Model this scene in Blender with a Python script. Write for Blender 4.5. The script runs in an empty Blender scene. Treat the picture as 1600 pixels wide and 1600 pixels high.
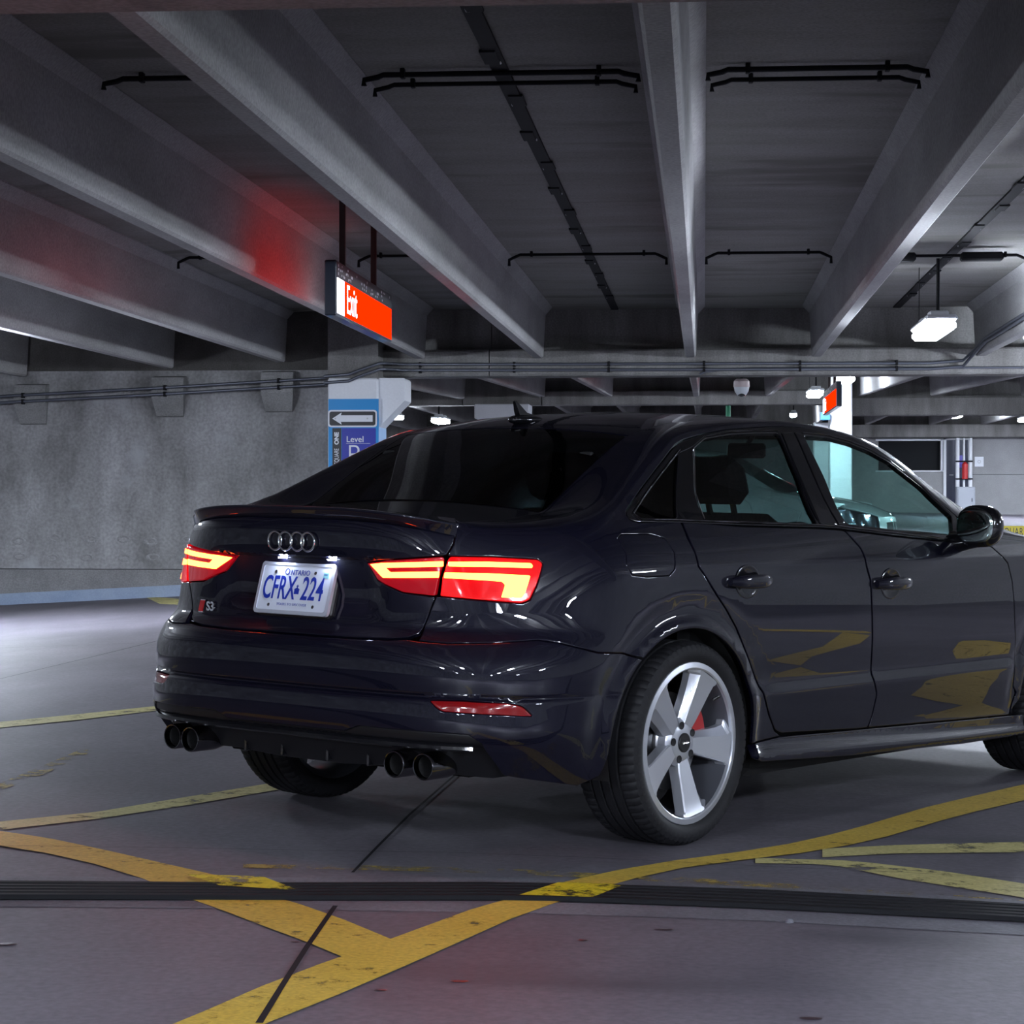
import bpy, math, random
import numpy as np
from mathutils import Matrix, Vector, geometry
random.seed(7); RNG=np.random.default_rng(7)
SC=bpy.context.scene
COL=SC.collection
# ------------------------------------------------------------------ camera, world, exposure
FPX=3594.8                                   # focal length in pixels of the 1600 px frame
CAM_H=1.14
cam_d=bpy.data.cameras.new('camera'); cam_d.sensor_width=36.0; cam_d.sensor_fit='HORIZONTAL'
cam_d.lens=FPX/1600*36.0; cam_d.clip_start=.05; cam_d.clip_end=300
cam=bpy.data.objects.new('camera',cam_d); COL.objects.link(cam); SC.camera=cam
CAM_YAW,CAM_PITCH=1.6540554,-0.0069544      # heading from +X, radians
_F=Vector((math.cos(CAM_YAW)*math.cos(CAM_PITCH),math.sin(CAM_YAW)*math.cos(CAM_PITCH),math.sin(CAM_PITCH)))
_R=Vector((math.sin(CAM_YAW),-math.cos(CAM_YAW),0)); _U=_R.cross(_F)
CAM_M=Matrix((( _R.x,_U.x,-_F.x,0),(_R.y,_U.y,-_F.y,0),(_R.z,_U.z,-_F.z,CAM_H),(0,0,0,1)))
cam.matrix_world=CAM_M
W=bpy.data.worlds.new('world'); SC.world=W; W.use_nodes=True
W.node_tree.nodes['Background'].inputs[0].default_value=(.55,.62,.85,1)
W.node_tree.nodes['Background'].inputs[1].default_value=0.02
SC.view_settings.view_transform='Standard'; SC.view_settings.look='None'
SC.view_settings.exposure=-0.15; SC.view_settings.gamma=1.0
SC.view_settings.use_curve_mapping=False
SC.cycles.max_bounces=6; SC.cycles.diffuse_bounces=3; SC.cycles.glossy_bounces=4; SC.cycles.transparent_max_bounces=12
SC.cycles.transmission_bounces=4; SC.cycles.sample_clamp_indirect=6; SC.cycles.caustics_reflective=False; SC.cycles.caustics_refractive=False
SC.cycles.use_denoising=True
# ------------------------------------------------------------------ floor height
# floor height, shared
def zfloor(x,y):
    x=np.asarray(x,float); y=np.asarray(y,float)
    z=.04926-(.017857*(x+.76598)-.0043*(y-7.78411))/.99983
    k=.5; z=z-.07*k*np.log1p(np.exp(np.clip((-x-3.1)/k,-30,30)))
    z=z-.0043*2*np.log1p(np.exp(np.clip((y-12)/2,-30,30)))
    k=2.; z=z+.0195*k*np.log1p(np.exp(np.clip((y-30)/k,-30,30)))
    return z
STRIPES={
 'cross_right':([(-1.092,4.695),(-0.957,5.165),(-0.773,5.64),(-0.624,6.053),(-0.522,6.261),(-0.341,6.657),(-0.096,6.966),(0.201,7.27),(0.362,7.499),(0.538,7.817),(0.801,8.338),(1.238,9.057),(1.564,9.555)],[(-0.909,4.723),(-0.791,5.046),(-0.667,5.426),(-0.549,5.802),(-0.498,5.966),(-0.389,6.236),(-0.245,6.566),(-0.037,6.883),(0.176,7.078),(0.381,7.267),(0.57,7.541),(0.894,8.147),(1.174,8.586),(1.488,9.093)]),
 'cross_left':([(-2.443,7.284),(-2.241,7.182),(-2.049,7.061),(-1.811,6.856),(-1.536,6.607),(-1.361,6.45),(-1.271,6.278),(-1.072,6.068),(-0.92,5.867),(-0.769,5.641)],[(-2.35,7.008),(-2.151,6.892),(-1.965,6.771),(-1.773,6.602),(-1.575,6.381),(-1.422,6.152),(-1.254,5.944),(-1.106,5.749),(-0.98,5.589),(-0.857,5.417)]),
 'under_car':([(-2.397,7.274),(-2.304,7.385),(-2.052,7.644),(-1.822,8.086),(-1.583,8.544),(-1.514,8.711)],[(-2.336,7.089),(-2.249,7.208),(-2.01,7.485),(-1.775,7.879),(-1.543,8.331),(-1.473,8.472)]),
 'far_left':([(-3.455,10.489),(-3.31,10.61),(-3.034,10.948),(-2.741,11.372),(-2.535,11.702)],[(-3.356,10.187),(-3.224,10.336),(-2.955,10.665),(-2.685,11.139),(-2.482,11.458)]),
 'right_thin':([(0.372,7.29),(0.612,7.415),(1.035,7.565),(1.25,7.634)],[(0.364,7.126),(0.598,7.245),(1.005,7.349),(1.214,7.416)]),
 'right_low':([(0.157,7.074),(0.449,7.081),(0.705,6.942),(0.925,6.761),(1.081,6.601)],[(0.155,6.978),(0.386,6.998),(0.56,6.791),(0.893,6.526),(1.041,6.358)]),
 'faint':([(-1.353,6.685),(-0.94,6.725),(-0.562,6.738),(0.001,6.676),(0.542,6.575),(0.887,6.485)],[(-1.34,6.619),(-0.929,6.648),(-0.555,6.65),(0.001,6.59),(0.536,6.492),(0.876,6.405)]),
 'stall':([(-6.812,27.51),(-5.685,25.244)],[(-5.882,24.553),(-5.346,23.738)]),
 'ghost':([(-2.609,8.208),(-2.599,8.825),(-2.603,9.443)],[(-2.549,8.02),(-2.517,8.629),(-2.536,9.448)]),
}
SEALS={
 'joint_near':([(-0.977,6.056),(-0.959,5.514),(-0.939,5.068),(-0.922,4.721)],[0.0137,0.014,0.0143,0.0161]),
 'joint_car':([(-0.954,9.01),(-0.997,7.76),(-1.007,7.063),(-1.011,6.577)],[0.0101,0.0098,0.0099,0.0093]),
 'crack_long':([(-2.224,6.87),(-2.147,6.88),(-1.837,6.914),(-1.364,6.934),(-0.585,7.006),(0.001,6.925),(0.474,6.887),(0.936,6.839),(1.117,6.818)],[0.0032,0.0032,0.0032,0.0031,0.0031,0.0031,0.0031,0.0031,0.0031]),
 'crack_left':([(-4.174,12.9),(-4.18,13.401),(-4.115,15.007),(-4.059,17.148)],[0.0075,0.0078,0.0087,0.0098]),
 'crack_left2':([(-5.372,16.908),(-4.743,16.767),(-4.194,16.702)],[0.0059,0.0058,0.0057]),
}
BANDS={
 'rubber':([(-2.148,6.19),(-1.944,6.229),(-1.242,6.313),(-0.538,6.45),(-0.179,6.463),(0.179,6.457),(0.529,6.411),(0.871,6.366),(1.119,6.316)],[(-2.073,5.973),(-1.873,6.002),(-1.2,6.102),(-0.519,6.222),(-0.172,6.227),(0.172,6.213),(0.51,6.18),(0.841,6.148),(1.082,6.102)]),
 'nosing_a':([(-2.197,6.33),(-1.987,6.369),(-1.272,6.465),(-0.551,6.607),(-0.183,6.61),(0.182,6.581),(0.54,6.543),(0.889,6.496),(1.142,6.443)],[(-2.148,6.19),(-1.944,6.229),(-1.242,6.313),(-0.538,6.45),(-0.179,6.463),(0.179,6.457),(0.529,6.411),(0.871,6.366),(1.119,6.316)]),
 'nosing_b':([(-2.073,5.973),(-1.873,6.002),(-1.2,6.102),(-0.519,6.222),(-0.172,6.227),(0.172,6.213),(0.51,6.18),(0.841,6.148),(1.082,6.102)],[(-2.042,5.884),(-1.848,5.921),(-1.179,5.993),(-0.505,6.055),(-0.167,6.06),(0.168,6.057),(0.497,6.018),(0.818,5.979),(1.054,5.945)]),
}
# ---------------------------------------------------------------- smooth 1D profiles
def prof(pts, sig, lo=None, hi=None, n=1600):
    """piecewise-linear table rounded by a gaussian of width sig -> callable"""
    xs=np.array([q[0] for q in pts],float); ys=np.array([q[1] for q in pts],float)
    lo=xs[0]-0.5 if lo is None else lo; hi=xs[-1]+0.5 if hi is None else hi
    g=np.linspace(lo-4*sig,hi+4*sig,n); h=g[1]-g[0]
    v=np.interp(g,xs,ys)
    s0=(ys[1]-ys[0])/(xs[1]-xs[0]); s1=(ys[-1]-ys[-2])/(xs[-1]-xs[-2])
    v=np.where(g<xs[0],ys[0]+s0*(g-xs[0]),v); v=np.where(g>xs[-1],ys[-1]+s1*(g-xs[-1]),v)
    k=np.arange(-int(4*sig/h)-1,int(4*sig/h)+2)*h; w=np.exp(-.5*(k/sig)**2); w/=w.sum()
    m=len(k)//2
    vv=np.convolve(np.pad(v,m,mode='edge'),w,'valid')
    return lambda q: np.interp(q,g,vv)
def sst(a,b,x):
    u=np.clip((np.asarray(x,float)-a)/(b-a),0,1); return u*u*u*(u*(6*u-15)+10)
def bspline(P,n=3000):
    P=np.array(P,float)
    P=np.vstack([2*P[0]-P[1],P,2*P[-1]-P[-2]])
    m=len(P)-3; u=np.linspace(0,m-1e-9,n); i=u.astype(int); f=(u-i)[:,None]
    return ((1-f)**3*P[i]+(3*f**3-6*f**2+4)*P[i+1]+(-3*f**3+3*f**2+3*f+1)*P[i+2]+f**3*P[i+3])/6
# ---------------------------------------------------------------- plan curve (half, y>0)
_pl=bspline([(-.952,0),(-.952,.10),(-.950,.22),(-.944,.36),(-.930,.50),(-.896,.64),(-.815,.765),(-.69,.845),(-.52,.878),(-.30,.889),(0,.893),(.4,.895),(1,.895),
  (1.6,.893),(2.2,.893),(2.63,.892),(2.95,.875),(3.2,.83),(3.36,.74),(3.45,.58),(3.49,.36),(3.505,.15),(3.505,0)])
_tt=np.concatenate([[0],np.cumsum(np.hypot(*np.diff(_pl,axis=0).T))]); TMAX=_tt[-1]
X0=lambda t: np.interp(t,_tt,_pl[:,0]); Y0=lambda t: np.interp(np.abs(t),_tt,_pl[:,1])*np.sign(t)
def X0(t): return np.interp(np.abs(t),_tt,_pl[:,0])
T_OF_X=lambda x: np.interp(x,_pl[:-1,0],_tt[:-1])
TC=float(np.interp(.70,_pl[:1200,1],_tt[:1200]))      # t of the rear corner
# half width against height (doors)
_w=prof([(.10,.80),(.17,.835),(.205,.868),(.26,.874),(.30,.872),(.33,.876),(.40,.884),(.455,.889),(.50,.884),(.58,.889),(.70,.893),(.80,.893),(.86,.8905),
  (.888,.888),(.93,.869),(.98,.838),(1.02,.806),(1.06,.772),(1.12,.730),(1.20,.681),(1.30,.620),(1.36,.580),(1.45,.515)],.007,0,1.6)
_wq=prof([(.10,.80),(.20,.86),(.30,.876),(.40,.886),(.58,.892),(.70,.893),(.80,.8915),(.87,.886),(.92,.872),(.97,.848),(1.02,.812),(1.06,.776),(1.12,.730),
  (1.20,.681),(1.30,.620),(1.36,.580),(1.45,.515)],.022,0,1.6)
# rear face x offset against height (relative to the bumper bulge)
_r=prof([(.10,.20),(.22,.12),(.30,.062),(.355,.022),(.39,.004),(.44,-.004),(.492,.0),(.500,.006),(.512,.006),(.56,.0),(.62,.002),(.655,.012),(.680,.036),(.70,.050),(.74,.052),(.80,.046),
  (.88,.040),(.93,.034),(.97,.032),(1.0,.036),(1.05,.05),(1.2,.10)],.006,0,1.6)
CUT=[(.1,.03),(.3,.004),(.38,-.003),(.44,.009),(.5,.012),(.6,.02),(.65,.042),(.70,.054),(.80,.074),(.90,.094),(1.0,.105),(1.2,.15)]
_cut=prof(CUT,.018,0,1.6)
RW=.362
def S_B(t,z):
    """body side and tail. t<0 is the right hand side (y<0)"""
    t=np.asarray(t,float); z=np.asarray(z,float); s=np.sign(t)+(t==0); a=np.abs(t)
    x0=X0(a); y0=np.interp(a,_tt,_pl[:,1])
    side=sst(-.75,.25,x0); front=1-sst(2.2,2.9,x0)
    w=_wq(z)*(1-side*front)+_w(z)*side*front
    rw=1-sst(-.95,.35,x0); rw=rw**1.5
    rf=sst(2.9,3.5,x0)
    b=np.exp(-((a-TC-.11)/.27)**2); c=_cut(z)
    x=x0+rw*_r(z)+c*b*.75-rf*.8*np.maximum(0,(z-.60))**1.6-rf*.25*np.maximum(0,.40-z)
    y=y0*w/.893-c*b*.55
    # wheel arch lips
    for xw in (0.,2.631):
        r=np.hypot((x-xw+.05*(xw==0))/.385,(z-.325)/.364)*.372
        y=y+np.where(np.abs(x-xw)<.6,.009*np.exp(-((r-.382)/.022)**2)*sst(.2,.3,z)-.005*np.exp(-((r-.44)/.03)**2)*sst(.25,.4,z),0)
    # number plate recess between the lamps
    ya=np.abs(y)
    rec=.026*(1-sst(.893,.905,z))*sst(.70,.80,z)*(1-sst(.26,.40,ya))*rw
    x=x+rec
    # moulded groove round the bumper
    x=x+.010*np.exp(-((z-.5035)/.006)**2)*rw*sst(0,.3,rw)
    return np.stack([x,s*y,z+0*x],-1)
def t_of(x,z,right=True):
    x=np.asarray(x,float); z=np.asarray(z,float)+0*x
    t=T_OF_X(x)
    for _ in range(12):
        e=S_B(t,z)[...,0]-x; d=(S_B(t+1e-3,z)[...,0]-S_B(t-1e-3,z)[...,0])/2e-3
        t=np.clip(t-e/np.maximum(d,.15),0,TMAX)
    return -t if right else t
# ---------------------------------------------------------------- top surfaces (height over x,y)
_z2=prof([(-.60,.935),(-.33,1.078),(-.10,1.212),(.11,1.322),(.20,1.349),(.40,1.381),(.70,1.400),(1.0,1.404),(1.3,1.392),(1.55,1.364),(1.70,1.331),(2.1,1.155),(2.50,.985),(2.7,.90)],.05,-1,3)
_c2=prof([(-.6,.20),(-.33,.17),(.1,.16),(.3,.13),(.8,.11),(1.4,.11),(1.7,.13),(2.5,.22)],.1,-1,3)
def S_T(x,y):
    return np.stack([x,y+0*x,_z2(x)-_c2(x)*np.abs(y)**2.15],-1)
_z1=prof([(-1.0,1.054),(-.9,1.050),(-.7,1.054),(-.5,1.063),(-.3,1.076),(-.1,1.09)],.05,-1.3,.3)
def S_D(x,y):
    return np.stack([x,y+0*x,_z1(x)-.115*np.abs(y)**2.0],-1)
_z3=prof([(2.0,1.02),(2.35,.985),(2.6,.955),(2.9,.915),(3.2,.855),(3.4,.78),(3.5,.70)],.06,1.5,3.8)
def S_H(x,y):
    return np.stack([x,y+0*x,_z3(x)-.10*np.abs(y)**2.2],-1)
# side edge of the top (rear deck gap, rear glass, roof, windscreen)
_yT=prof([(-.95,.50),(-.80,.565),(-.55,.545),(-.33,.512),(-.1,.502),(.15,.492),(.4,.495),(.9,.515),(1.4,.535),(1.7,.550),(2.1,.60),(2.5,.68),(2.7,.72)],.05,-1.2,3)
# its lower mate on the side surface
_zB=prof([(-.95,1.0),(-.80,.999),(-.68,.990),(-.56,.993),(-.42,1.015),(-.25,1.07),(-.02,1.178),(.205,1.282),(.262,1.299),(.404,1.323),(.578,1.343),(.837,1.360),(.96,1.366),(1.095,1.363),(1.262,1.352),(1.416,1.327),(1.521,1.294),
  (1.613,1.246),(1.728,1.166),(1.841,1.08),(1.93,1.01),(2.1,.965),(2.4,.945),(3.0,.87)],.02,-1.2,3.2)
def topz(x,y):
    d=S_D(x,y)[...,2]; g=S_T(x,y)[...,2]; k=.02
    h=S_H(x,y)[...,2]
    a=np.maximum(d-20*np.maximum(0,x+.1),g)
    m=np.maximum(d-2*np.maximum(0,x+.0),g); q=np.clip(.5+.5*(d-g)/.03,0,1)
    sm=d*q+g*(1-q)+.03*q*(1-q)
    a=np.where(x<.2,sm,g)
    q=np.clip(.5+.5*(h-g)/.03,0,1); sm2=h*q+g*(1-q)+.03*q*(1-q)
    return np.where(x>1.8,sm2,a)
def S_S(x,w,right=True):
    """rounded strip from the top edge (w=0) to the side surface (w=1)"""
    x=np.asarray(x,float); w=np.asarray(w,float)
    yt=_yT(x); P0=np.stack([x,yt,topz(x,yt)],-1)
    e=.01; T0=np.stack([0*x,0*x+2*e,topz(x,yt+e)-topz(x,yt-e)],-1); T0/=np.linalg.norm(T0,axis=-1,keepdims=True)
    zb=_zB(x); t=t_of(x,zb,False); P1=S_B(t,zb)
    t2=t_of(x,zb-e,False); t3=t_of(x,zb+e,False)
    T1=S_B(t2,zb-e)-S_B(t3,zb+e); T1/=np.linalg.norm(T1,axis=-1,keepdims=True)
    L=np.linalg.norm(P1-P0,axis=-1,keepdims=True)
    w=w[...,None] if np.ndim(w) else np.full(x.shape+(1,),float(w))
    L=L*.72
    h=(2*w**3-3*w**2+1)*P0+(w**3-2*w**2+w)*L*T0+(-2*w**3+3*w**2)*P1+(w**3-w**2)*L*T1
    h[...,0]=x
    if right: h[...,1]*=-1
    return h
PX={
 'DLO':[(-1.3724,1.0550),(-1.3612,1.0413),(-1.3711,1.0277),(-1.4035,1.0218),(-1.6400,1.0193),(-1.9828,1.0102),(-2.4528,1.0022),(-2.5828,0.9973),(-2.9440,0.9707),(-3.3486,0.9444),(-3.4035,0.9486),(-3.4482,0.9863),(-3.5021,1.0362),(-3.4699,1.0697),(-3.3712,1.1557),(-3.2602,1.2358),(-3.1690,1.2867),(-3.0637,1.3199),(-2.9094,1.3465),(-2.7416,1.3556),(-2.6067,1.3584),(-2.4828,1.3524),(-2.2234,1.3358),(-2.0489,1.3156),(-1.9060,1.2904),(-1.8481,1.2742),(-1.6337,1.1748)],
 'QG':[(-1.4103,1.0472),(-1.4292,1.0355),(-1.6348,1.0333),(-1.8379,1.2445)],
 'RG':[(-1.9353,1.2593),(-2.0345,1.2958),(-2.2037,1.3155),(-2.3726,1.3246),(-2.5299,1.3289),(-2.5078,1.1692),(-2.4540,1.0130),(-2.1525,1.0223),(-1.7821,1.0291),(-1.8185,1.1111)],
 'FG':[(-2.6894,1.3264),(-2.8401,1.3235),(-2.9909,1.3039),(-3.1108,1.2759),(-3.2137,1.2374),(-3.3608,1.1460),(-3.4402,1.0625),(-3.4588,1.0410),(-3.3622,0.9655),(-3.2237,0.9781),(-2.9690,0.9910),(-2.6489,1.0146),(-2.6856,1.1759)],
 'QTR':[(-1.6434,1.0253),(-1.6248,0.9716),(-1.6283,0.9239),(-1.6241,0.8840),(-1.7196,0.7929),(-1.7783,0.7440),(-1.8447,0.6818),(-1.9061,0.6023),(-1.9968,0.4801),(-2.0172,0.4622),(-2.0591,0.3854),(-2.1036,0.3288),(-2.1438,0.3086)],
 'RDOOR':[(-1.6506,1.0253),(-1.6319,0.9716),(-1.6318,0.9238),(-1.6276,0.8840),(-1.7233,0.7928),(-1.7817,0.7439),(-1.8482,0.6817),(-1.9105,0.6021),(-2.0008,0.4799),(-2.0205,0.4620),(-2.0625,0.3852),(-2.1071,0.3307),(-2.1498,0.3168),(-2.6493,0.2955),(-2.7200,0.2949),(-2.7388,0.3324),(-2.7563,0.4112),(-2.7127,0.4884),(-2.7081,0.6176),(-2.6945,0.7308),(-2.6835,0.8166),(-2.6589,0.8619),(-2.6550,0.8887),(-2.6527,0.9286),(-2.6029,0.9928),(-2.4500,1.0000),(-1.9804,1.0082)],
 'FDOOR':[(-2.6072,0.9928),(-2.6570,0.9285),(-2.6594,0.8887),(-2.6633,0.8618),(-2.6880,0.8165),(-2.6990,0.7307),(-2.7125,0.6174),(-2.7171,0.4882),(-2.7609,0.4110),(-2.7433,0.3321),(-2.7245,0.2946),(-3.3768,0.2765),(-3.8035,0.2670),(-3.8398,0.3527),(-3.8221,0.3786),(-3.8270,0.5085),(-3.7894,0.6976),(-3.7691,0.7852),(-3.7334,0.8601),(-3.6274,0.9274),(-3.3956,0.9416),(-2.9416,0.9684)],
 'FUEL':[(-1.2495,0.9740),(-1.2804,0.9873),(-1.4410,0.9866),(-1.5015,0.9725),(-1.5189,0.9291),(-1.4922,0.8742),(-1.4621,0.8569),(-1.3345,0.8552),(-1.2653,0.8622),(-1.2438,0.8914),(-1.2593,0.9279)],
 'BUMPTOP':[(-0.5112,0.6656),(-0.6102,0.6619),(-0.7605,0.6667),(-0.8722,0.6743),(-0.9520,0.6647),(-1.1181,0.6331),(-1.2476,0.6260),(-1.2860,0.6189)],
 'BUMPEDGE':[(-1.1988,0.4571),(-1.1790,0.4136),(-1.1545,0.3501),(-1.1033,0.2553),(-0.9965,0.2301),(-0.7799,0.2656),(-0.7568,0.2716),(-0.7258,0.3727),(-0.6924,0.3968),(-0.6079,0.3987),(-0.3129,0.4005),(-0.2538,0.3790)],
 'TRUNK':[(-0.2662,0.6632),(-0.4104,0.6667),(-0.4700,0.6730),(-0.4975,0.6852),(-0.5104,0.7118),(-0.5318,0.7618),(-0.5512,0.8004),(-0.5680,0.8576),(-0.5920,0.9034),(-0.6338,0.9530),(-0.6530,0.9907)],
 'LI':[(-0.2836,0.8887),(-0.4241,0.9031),(-0.5870,0.9164),(-0.5909,0.9071),(-0.5659,0.8575),(-0.5489,0.7965),(-0.4364,0.8043),(-0.3314,0.8385)],
 'LO':[(-0.5991,0.9073),(-0.6097,0.9169),(-0.7404,0.9169),(-0.8770,0.9107),(-0.8905,0.8995),(-0.8584,0.8315),(-0.8354,0.7899),(-0.8113,0.7803),(-0.6861,0.7882),(-0.5615,0.7969),(-0.5742,0.8577)],
 'BI1':[(-0.3032,0.8845),(-0.3616,0.8906),(-0.5854,0.9013),(-0.5823,0.8862),(-0.3799,0.8769),(-0.3963,0.8641),(-0.5674,0.8708),(-0.5633,0.8527),(-0.3652,0.8466)],
 'BO1':[(-0.6014,0.8998),(-0.7173,0.9015),(-0.8506,0.8983),(-0.8550,0.8917),(-0.8511,0.8841),(-0.7331,0.8867),(-0.5987,0.8865)],
 'BO2':[(-0.5837,0.8683),(-0.7111,0.8676),(-0.8373,0.8624),(-0.8410,0.8596),(-0.8164,0.8010),(-0.8083,0.7953),(-0.7492,0.7976),(-0.7629,0.8344),(-0.7541,0.8437),(-0.7089,0.8469),(-0.5799,0.8522)],
 'REFL':[(-0.5650,0.4976),(-0.6612,0.4997),(-0.7992,0.4936),(-0.8516,0.4843),(-0.8909,0.4520),(-0.8042,0.4566),(-0.6124,0.4629),(-0.5866,0.4766)],
 'DIFFBOT':[(-0.3133,0.2691),(-0.4703,0.2641),(-0.6926,0.2554),(-0.7616,0.2633)],
 'BLADE':[(-0.0797,0.3646),(-0.2857,0.3635),(-0.4269,0.3648),(-0.5617,0.3628),(-0.6629,0.3606)],
 'SKIRT':[(-1.9550,0.2388),(-2.5741,0.2090),(-3.4331,0.1808),(-3.9813,0.1762)],
 'RIDGE':[(-1.9549,0.2979),(-2.3102,0.2852),(-2.9190,0.2599),(-3.9121,0.2190)],
 'PA':[(-2.5429,1.3293),(-2.6195,1.3337),(-2.5755,1.0083),(-2.4666,1.0130)],
 'PB':[(-2.6327,1.3340),(-2.6829,1.3286),(-2.6403,1.0147),(-2.5884,1.0082)],
 'handles':[(-1.9007,0.8317),(-1.7824,0.8404),(-2.0224,0.8290),(-2.8270,0.8043),(-2.7100,0.8115),(-2.9468,0.8015)],
 'badge':[(0.4459,0.7207),(0.3316,0.7264)],
 'rings':[(0.0862,0.9422),(-0.0972,0.9474),(-0.0036,0.9724),(-0.0018,0.9170)],
 'tri':[(-2.2437,0.8305)],
 'platelamp':[(0.0527,0.8830),(-0.1894,0.8874)],
}
# ------------------------------------------------------------------ materials
MATS={}
def mat(name,color=(.5,.5,.5),rough=.5,metal=0.,coat=0.,coat_rough=.03,spec=.5,emit=None,estr=0.,alpha=1.):
    if name in MATS: return MATS[name]
    m=bpy.data.materials.new(name); m.use_nodes=True; b=m.node_tree.nodes['Principled BSDF']
    b.inputs['Base Color'].default_value=(*color,1); b.inputs['Roughness'].default_value=rough; b.inputs['Metallic'].default_value=metal
    b.inputs['Coat Weight'].default_value=coat; b.inputs['Coat Roughness'].default_value=coat_rough
    b.inputs['Specular IOR Level'].default_value=spec; b.inputs['Alpha'].default_value=alpha
    if emit: b.inputs['Emission Color'].default_value=(*emit,1); b.inputs['Emission Strength'].default_value=estr
    MATS[name]=m; return m
def N(m,typ,**k):
    n=m.node_tree.nodes.new(typ)
    for a,b in k.items():
        if a in n.inputs.keys() if isinstance(a,str) else False: n.inputs[a].default_value=b
        else: setattr(n,a,b)
    return n
def L(m,a,b): m.node_tree.links.new(a,b)
def ramp(m,src,stops):
    r=m.node_tree.nodes.new('ShaderNodeValToRGB'); e=r.color_ramp.elements
    while len(e)<len(stops): e.new(.5)
    for el,(p,c) in zip(e,stops):
        el.position=p; el.color=(*c,1) if len(c)==3 else c
    L(m,src,r.inputs[0]); return r
def noisy(name,dark,light,scale=3.,stretch=(1,1,1),rough=.85,detail=8.,bump=.15,bscale=60.,mid=.5,spread=.22,spots=None,coat=0.,spec=.3,grain=.55):
    """matt concrete-like surface: two tones by noise, fine grain, bump"""
    if name in MATS: return MATS[name]
    m=mat(name,rough=rough,spec=spec,coat=coat); b=m.node_tree.nodes['Principled BSDF']
    tc=N(m,'ShaderNodeTexCoord'); mp=N(m,'ShaderNodeMapping'); mp.inputs['Scale'].default_value=stretch
    L(m,tc.outputs['Object'],mp.inputs[0])
    n1=N(m,'ShaderNodeTexNoise'); n1.inputs['Scale'].default_value=scale; n1.inputs['Detail'].default_value=detail; n1.inputs['Roughness'].default_value=.62
    L(m,mp.outputs[0],n1.inputs['Vector'])
    r=ramp(m,n1.outputs['Fac'],[(mid-spread,dark),(mid+spread,light)])
    n2=N(m,'ShaderNodeTexNoise'); n2.inputs['Scale'].default_value=bscale; n2.inputs['Detail'].default_value=5
    L(m,tc.outputs['Object'],n2.inputs['Vector'])
    mx=N(m,'ShaderNodeMix'); mx.data_type='RGBA'; mx.blend_type='MULTIPLY'; mx.inputs[0].default_value=grain
    g=ramp(m,n2.outputs['Fac'],[(.3,(.62,.62,.62)),(.7,(1.25,1.25,1.25))])
    L(m,r.outputs[0],mx.inputs[6]); L(m,g.outputs[0],mx.inputs[7])
    out=mx.outputs[2]
    if spots:
        n3=N(m,'ShaderNodeTexNoise'); n3.inputs['Scale'].default_value=spots[0]; n3.inputs['Detail'].default_value=6
        mp3=N(m,'ShaderNodeMapping'); mp3.inputs['Scale'].default_value=spots[3] if len(spots)>3 else (1,1,1); mp3.inputs['Location'].default_value=(3.7,1.3,8.1)
        L(m,tc.outputs['Object'],mp3.inputs[0]); L(m,mp3.outputs[0],n3.inputs['Vector'])
        r3=ramp(m,n3.outputs['Fac'],[(spots[1],(0,0,0)),(spots[1]+.09,(1,1,1))])
        m3=N(m,'ShaderNodeMix'); m3.data_type='RGBA'; m3.inputs[7].default_value=(*spots[2],1)
        L(m,out,m3.inputs[6]); L(m,r3.outputs[0],m3.inputs[0]); out=m3.outputs[2]
    L(m,out,b.inputs['Base Color'])
    bp=N(m,'ShaderNodeBump'); bp.inputs['Strength'].default_value=bump; bp.inputs['Distance'].default_value=.01
    L(m,n2.outputs['Fac'],bp.inputs['Height']); L(m,bp.outputs[0],b.inputs['Normal'])
    return m
def glass(name,tint,refl=1.,rough=0.):
    """dark tinted pane: see-through tint under a mirror coat"""
    if name in MATS: return MATS[name]
    m=bpy.data.materials.new(name); m.use_nodes=True; nt=m.node_tree; nt.nodes.clear()
    o=nt.nodes.new('ShaderNodeOutputMaterial'); t=nt.nodes.new('ShaderNodeBsdfTransparent'); t.inputs[0].default_value=(*tint,1)
    g=nt.nodes.new('ShaderNodeBsdfGlossy'); g.inputs['Roughness'].default_value=rough; g.inputs['Color'].default_value=(refl,refl,refl,1)
    f=nt.nodes.new('ShaderNodeFresnel'); ge=nt.nodes.new('ShaderNodeNewGeometry'); ma=nt.nodes.new('ShaderNodeMath'); ma.operation='MULTIPLY_ADD'
    ma.inputs[1].default_value=1/1.52-1.52; ma.inputs[2].default_value=1.52; nt.links.new(ge.outputs['Backfacing'],ma.inputs[0]); nt.links.new(ma.outputs[0],f.inputs['IOR'])   # thin sheet: same mirror from both sides
    x=nt.nodes.new('ShaderNodeMixShader'); nt.links.new(f.outputs[0],x.inputs[0]); nt.links.new(t.outputs[0],x.inputs[1]); nt.links.new(g.outputs[0],x.inputs[2]); nt.links.new(x.outputs[0],o.inputs[0])
    MATS[name]=m; return m
def emitter(name,color,strength):
    if name in MATS: return MATS[name]
    m=bpy.data.materials.new(name); m.use_nodes=True; nt=m.node_tree; nt.nodes.clear()
    o=nt.nodes.new('ShaderNodeOutputMaterial'); e=nt.nodes.new('ShaderNodeEmission'); e.inputs[0].default_value=(*color,1); e.inputs[1].default_value=strength
    nt.links.new(e.outputs[0],o.inputs[0]); MATS[name]=m; return m
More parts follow.
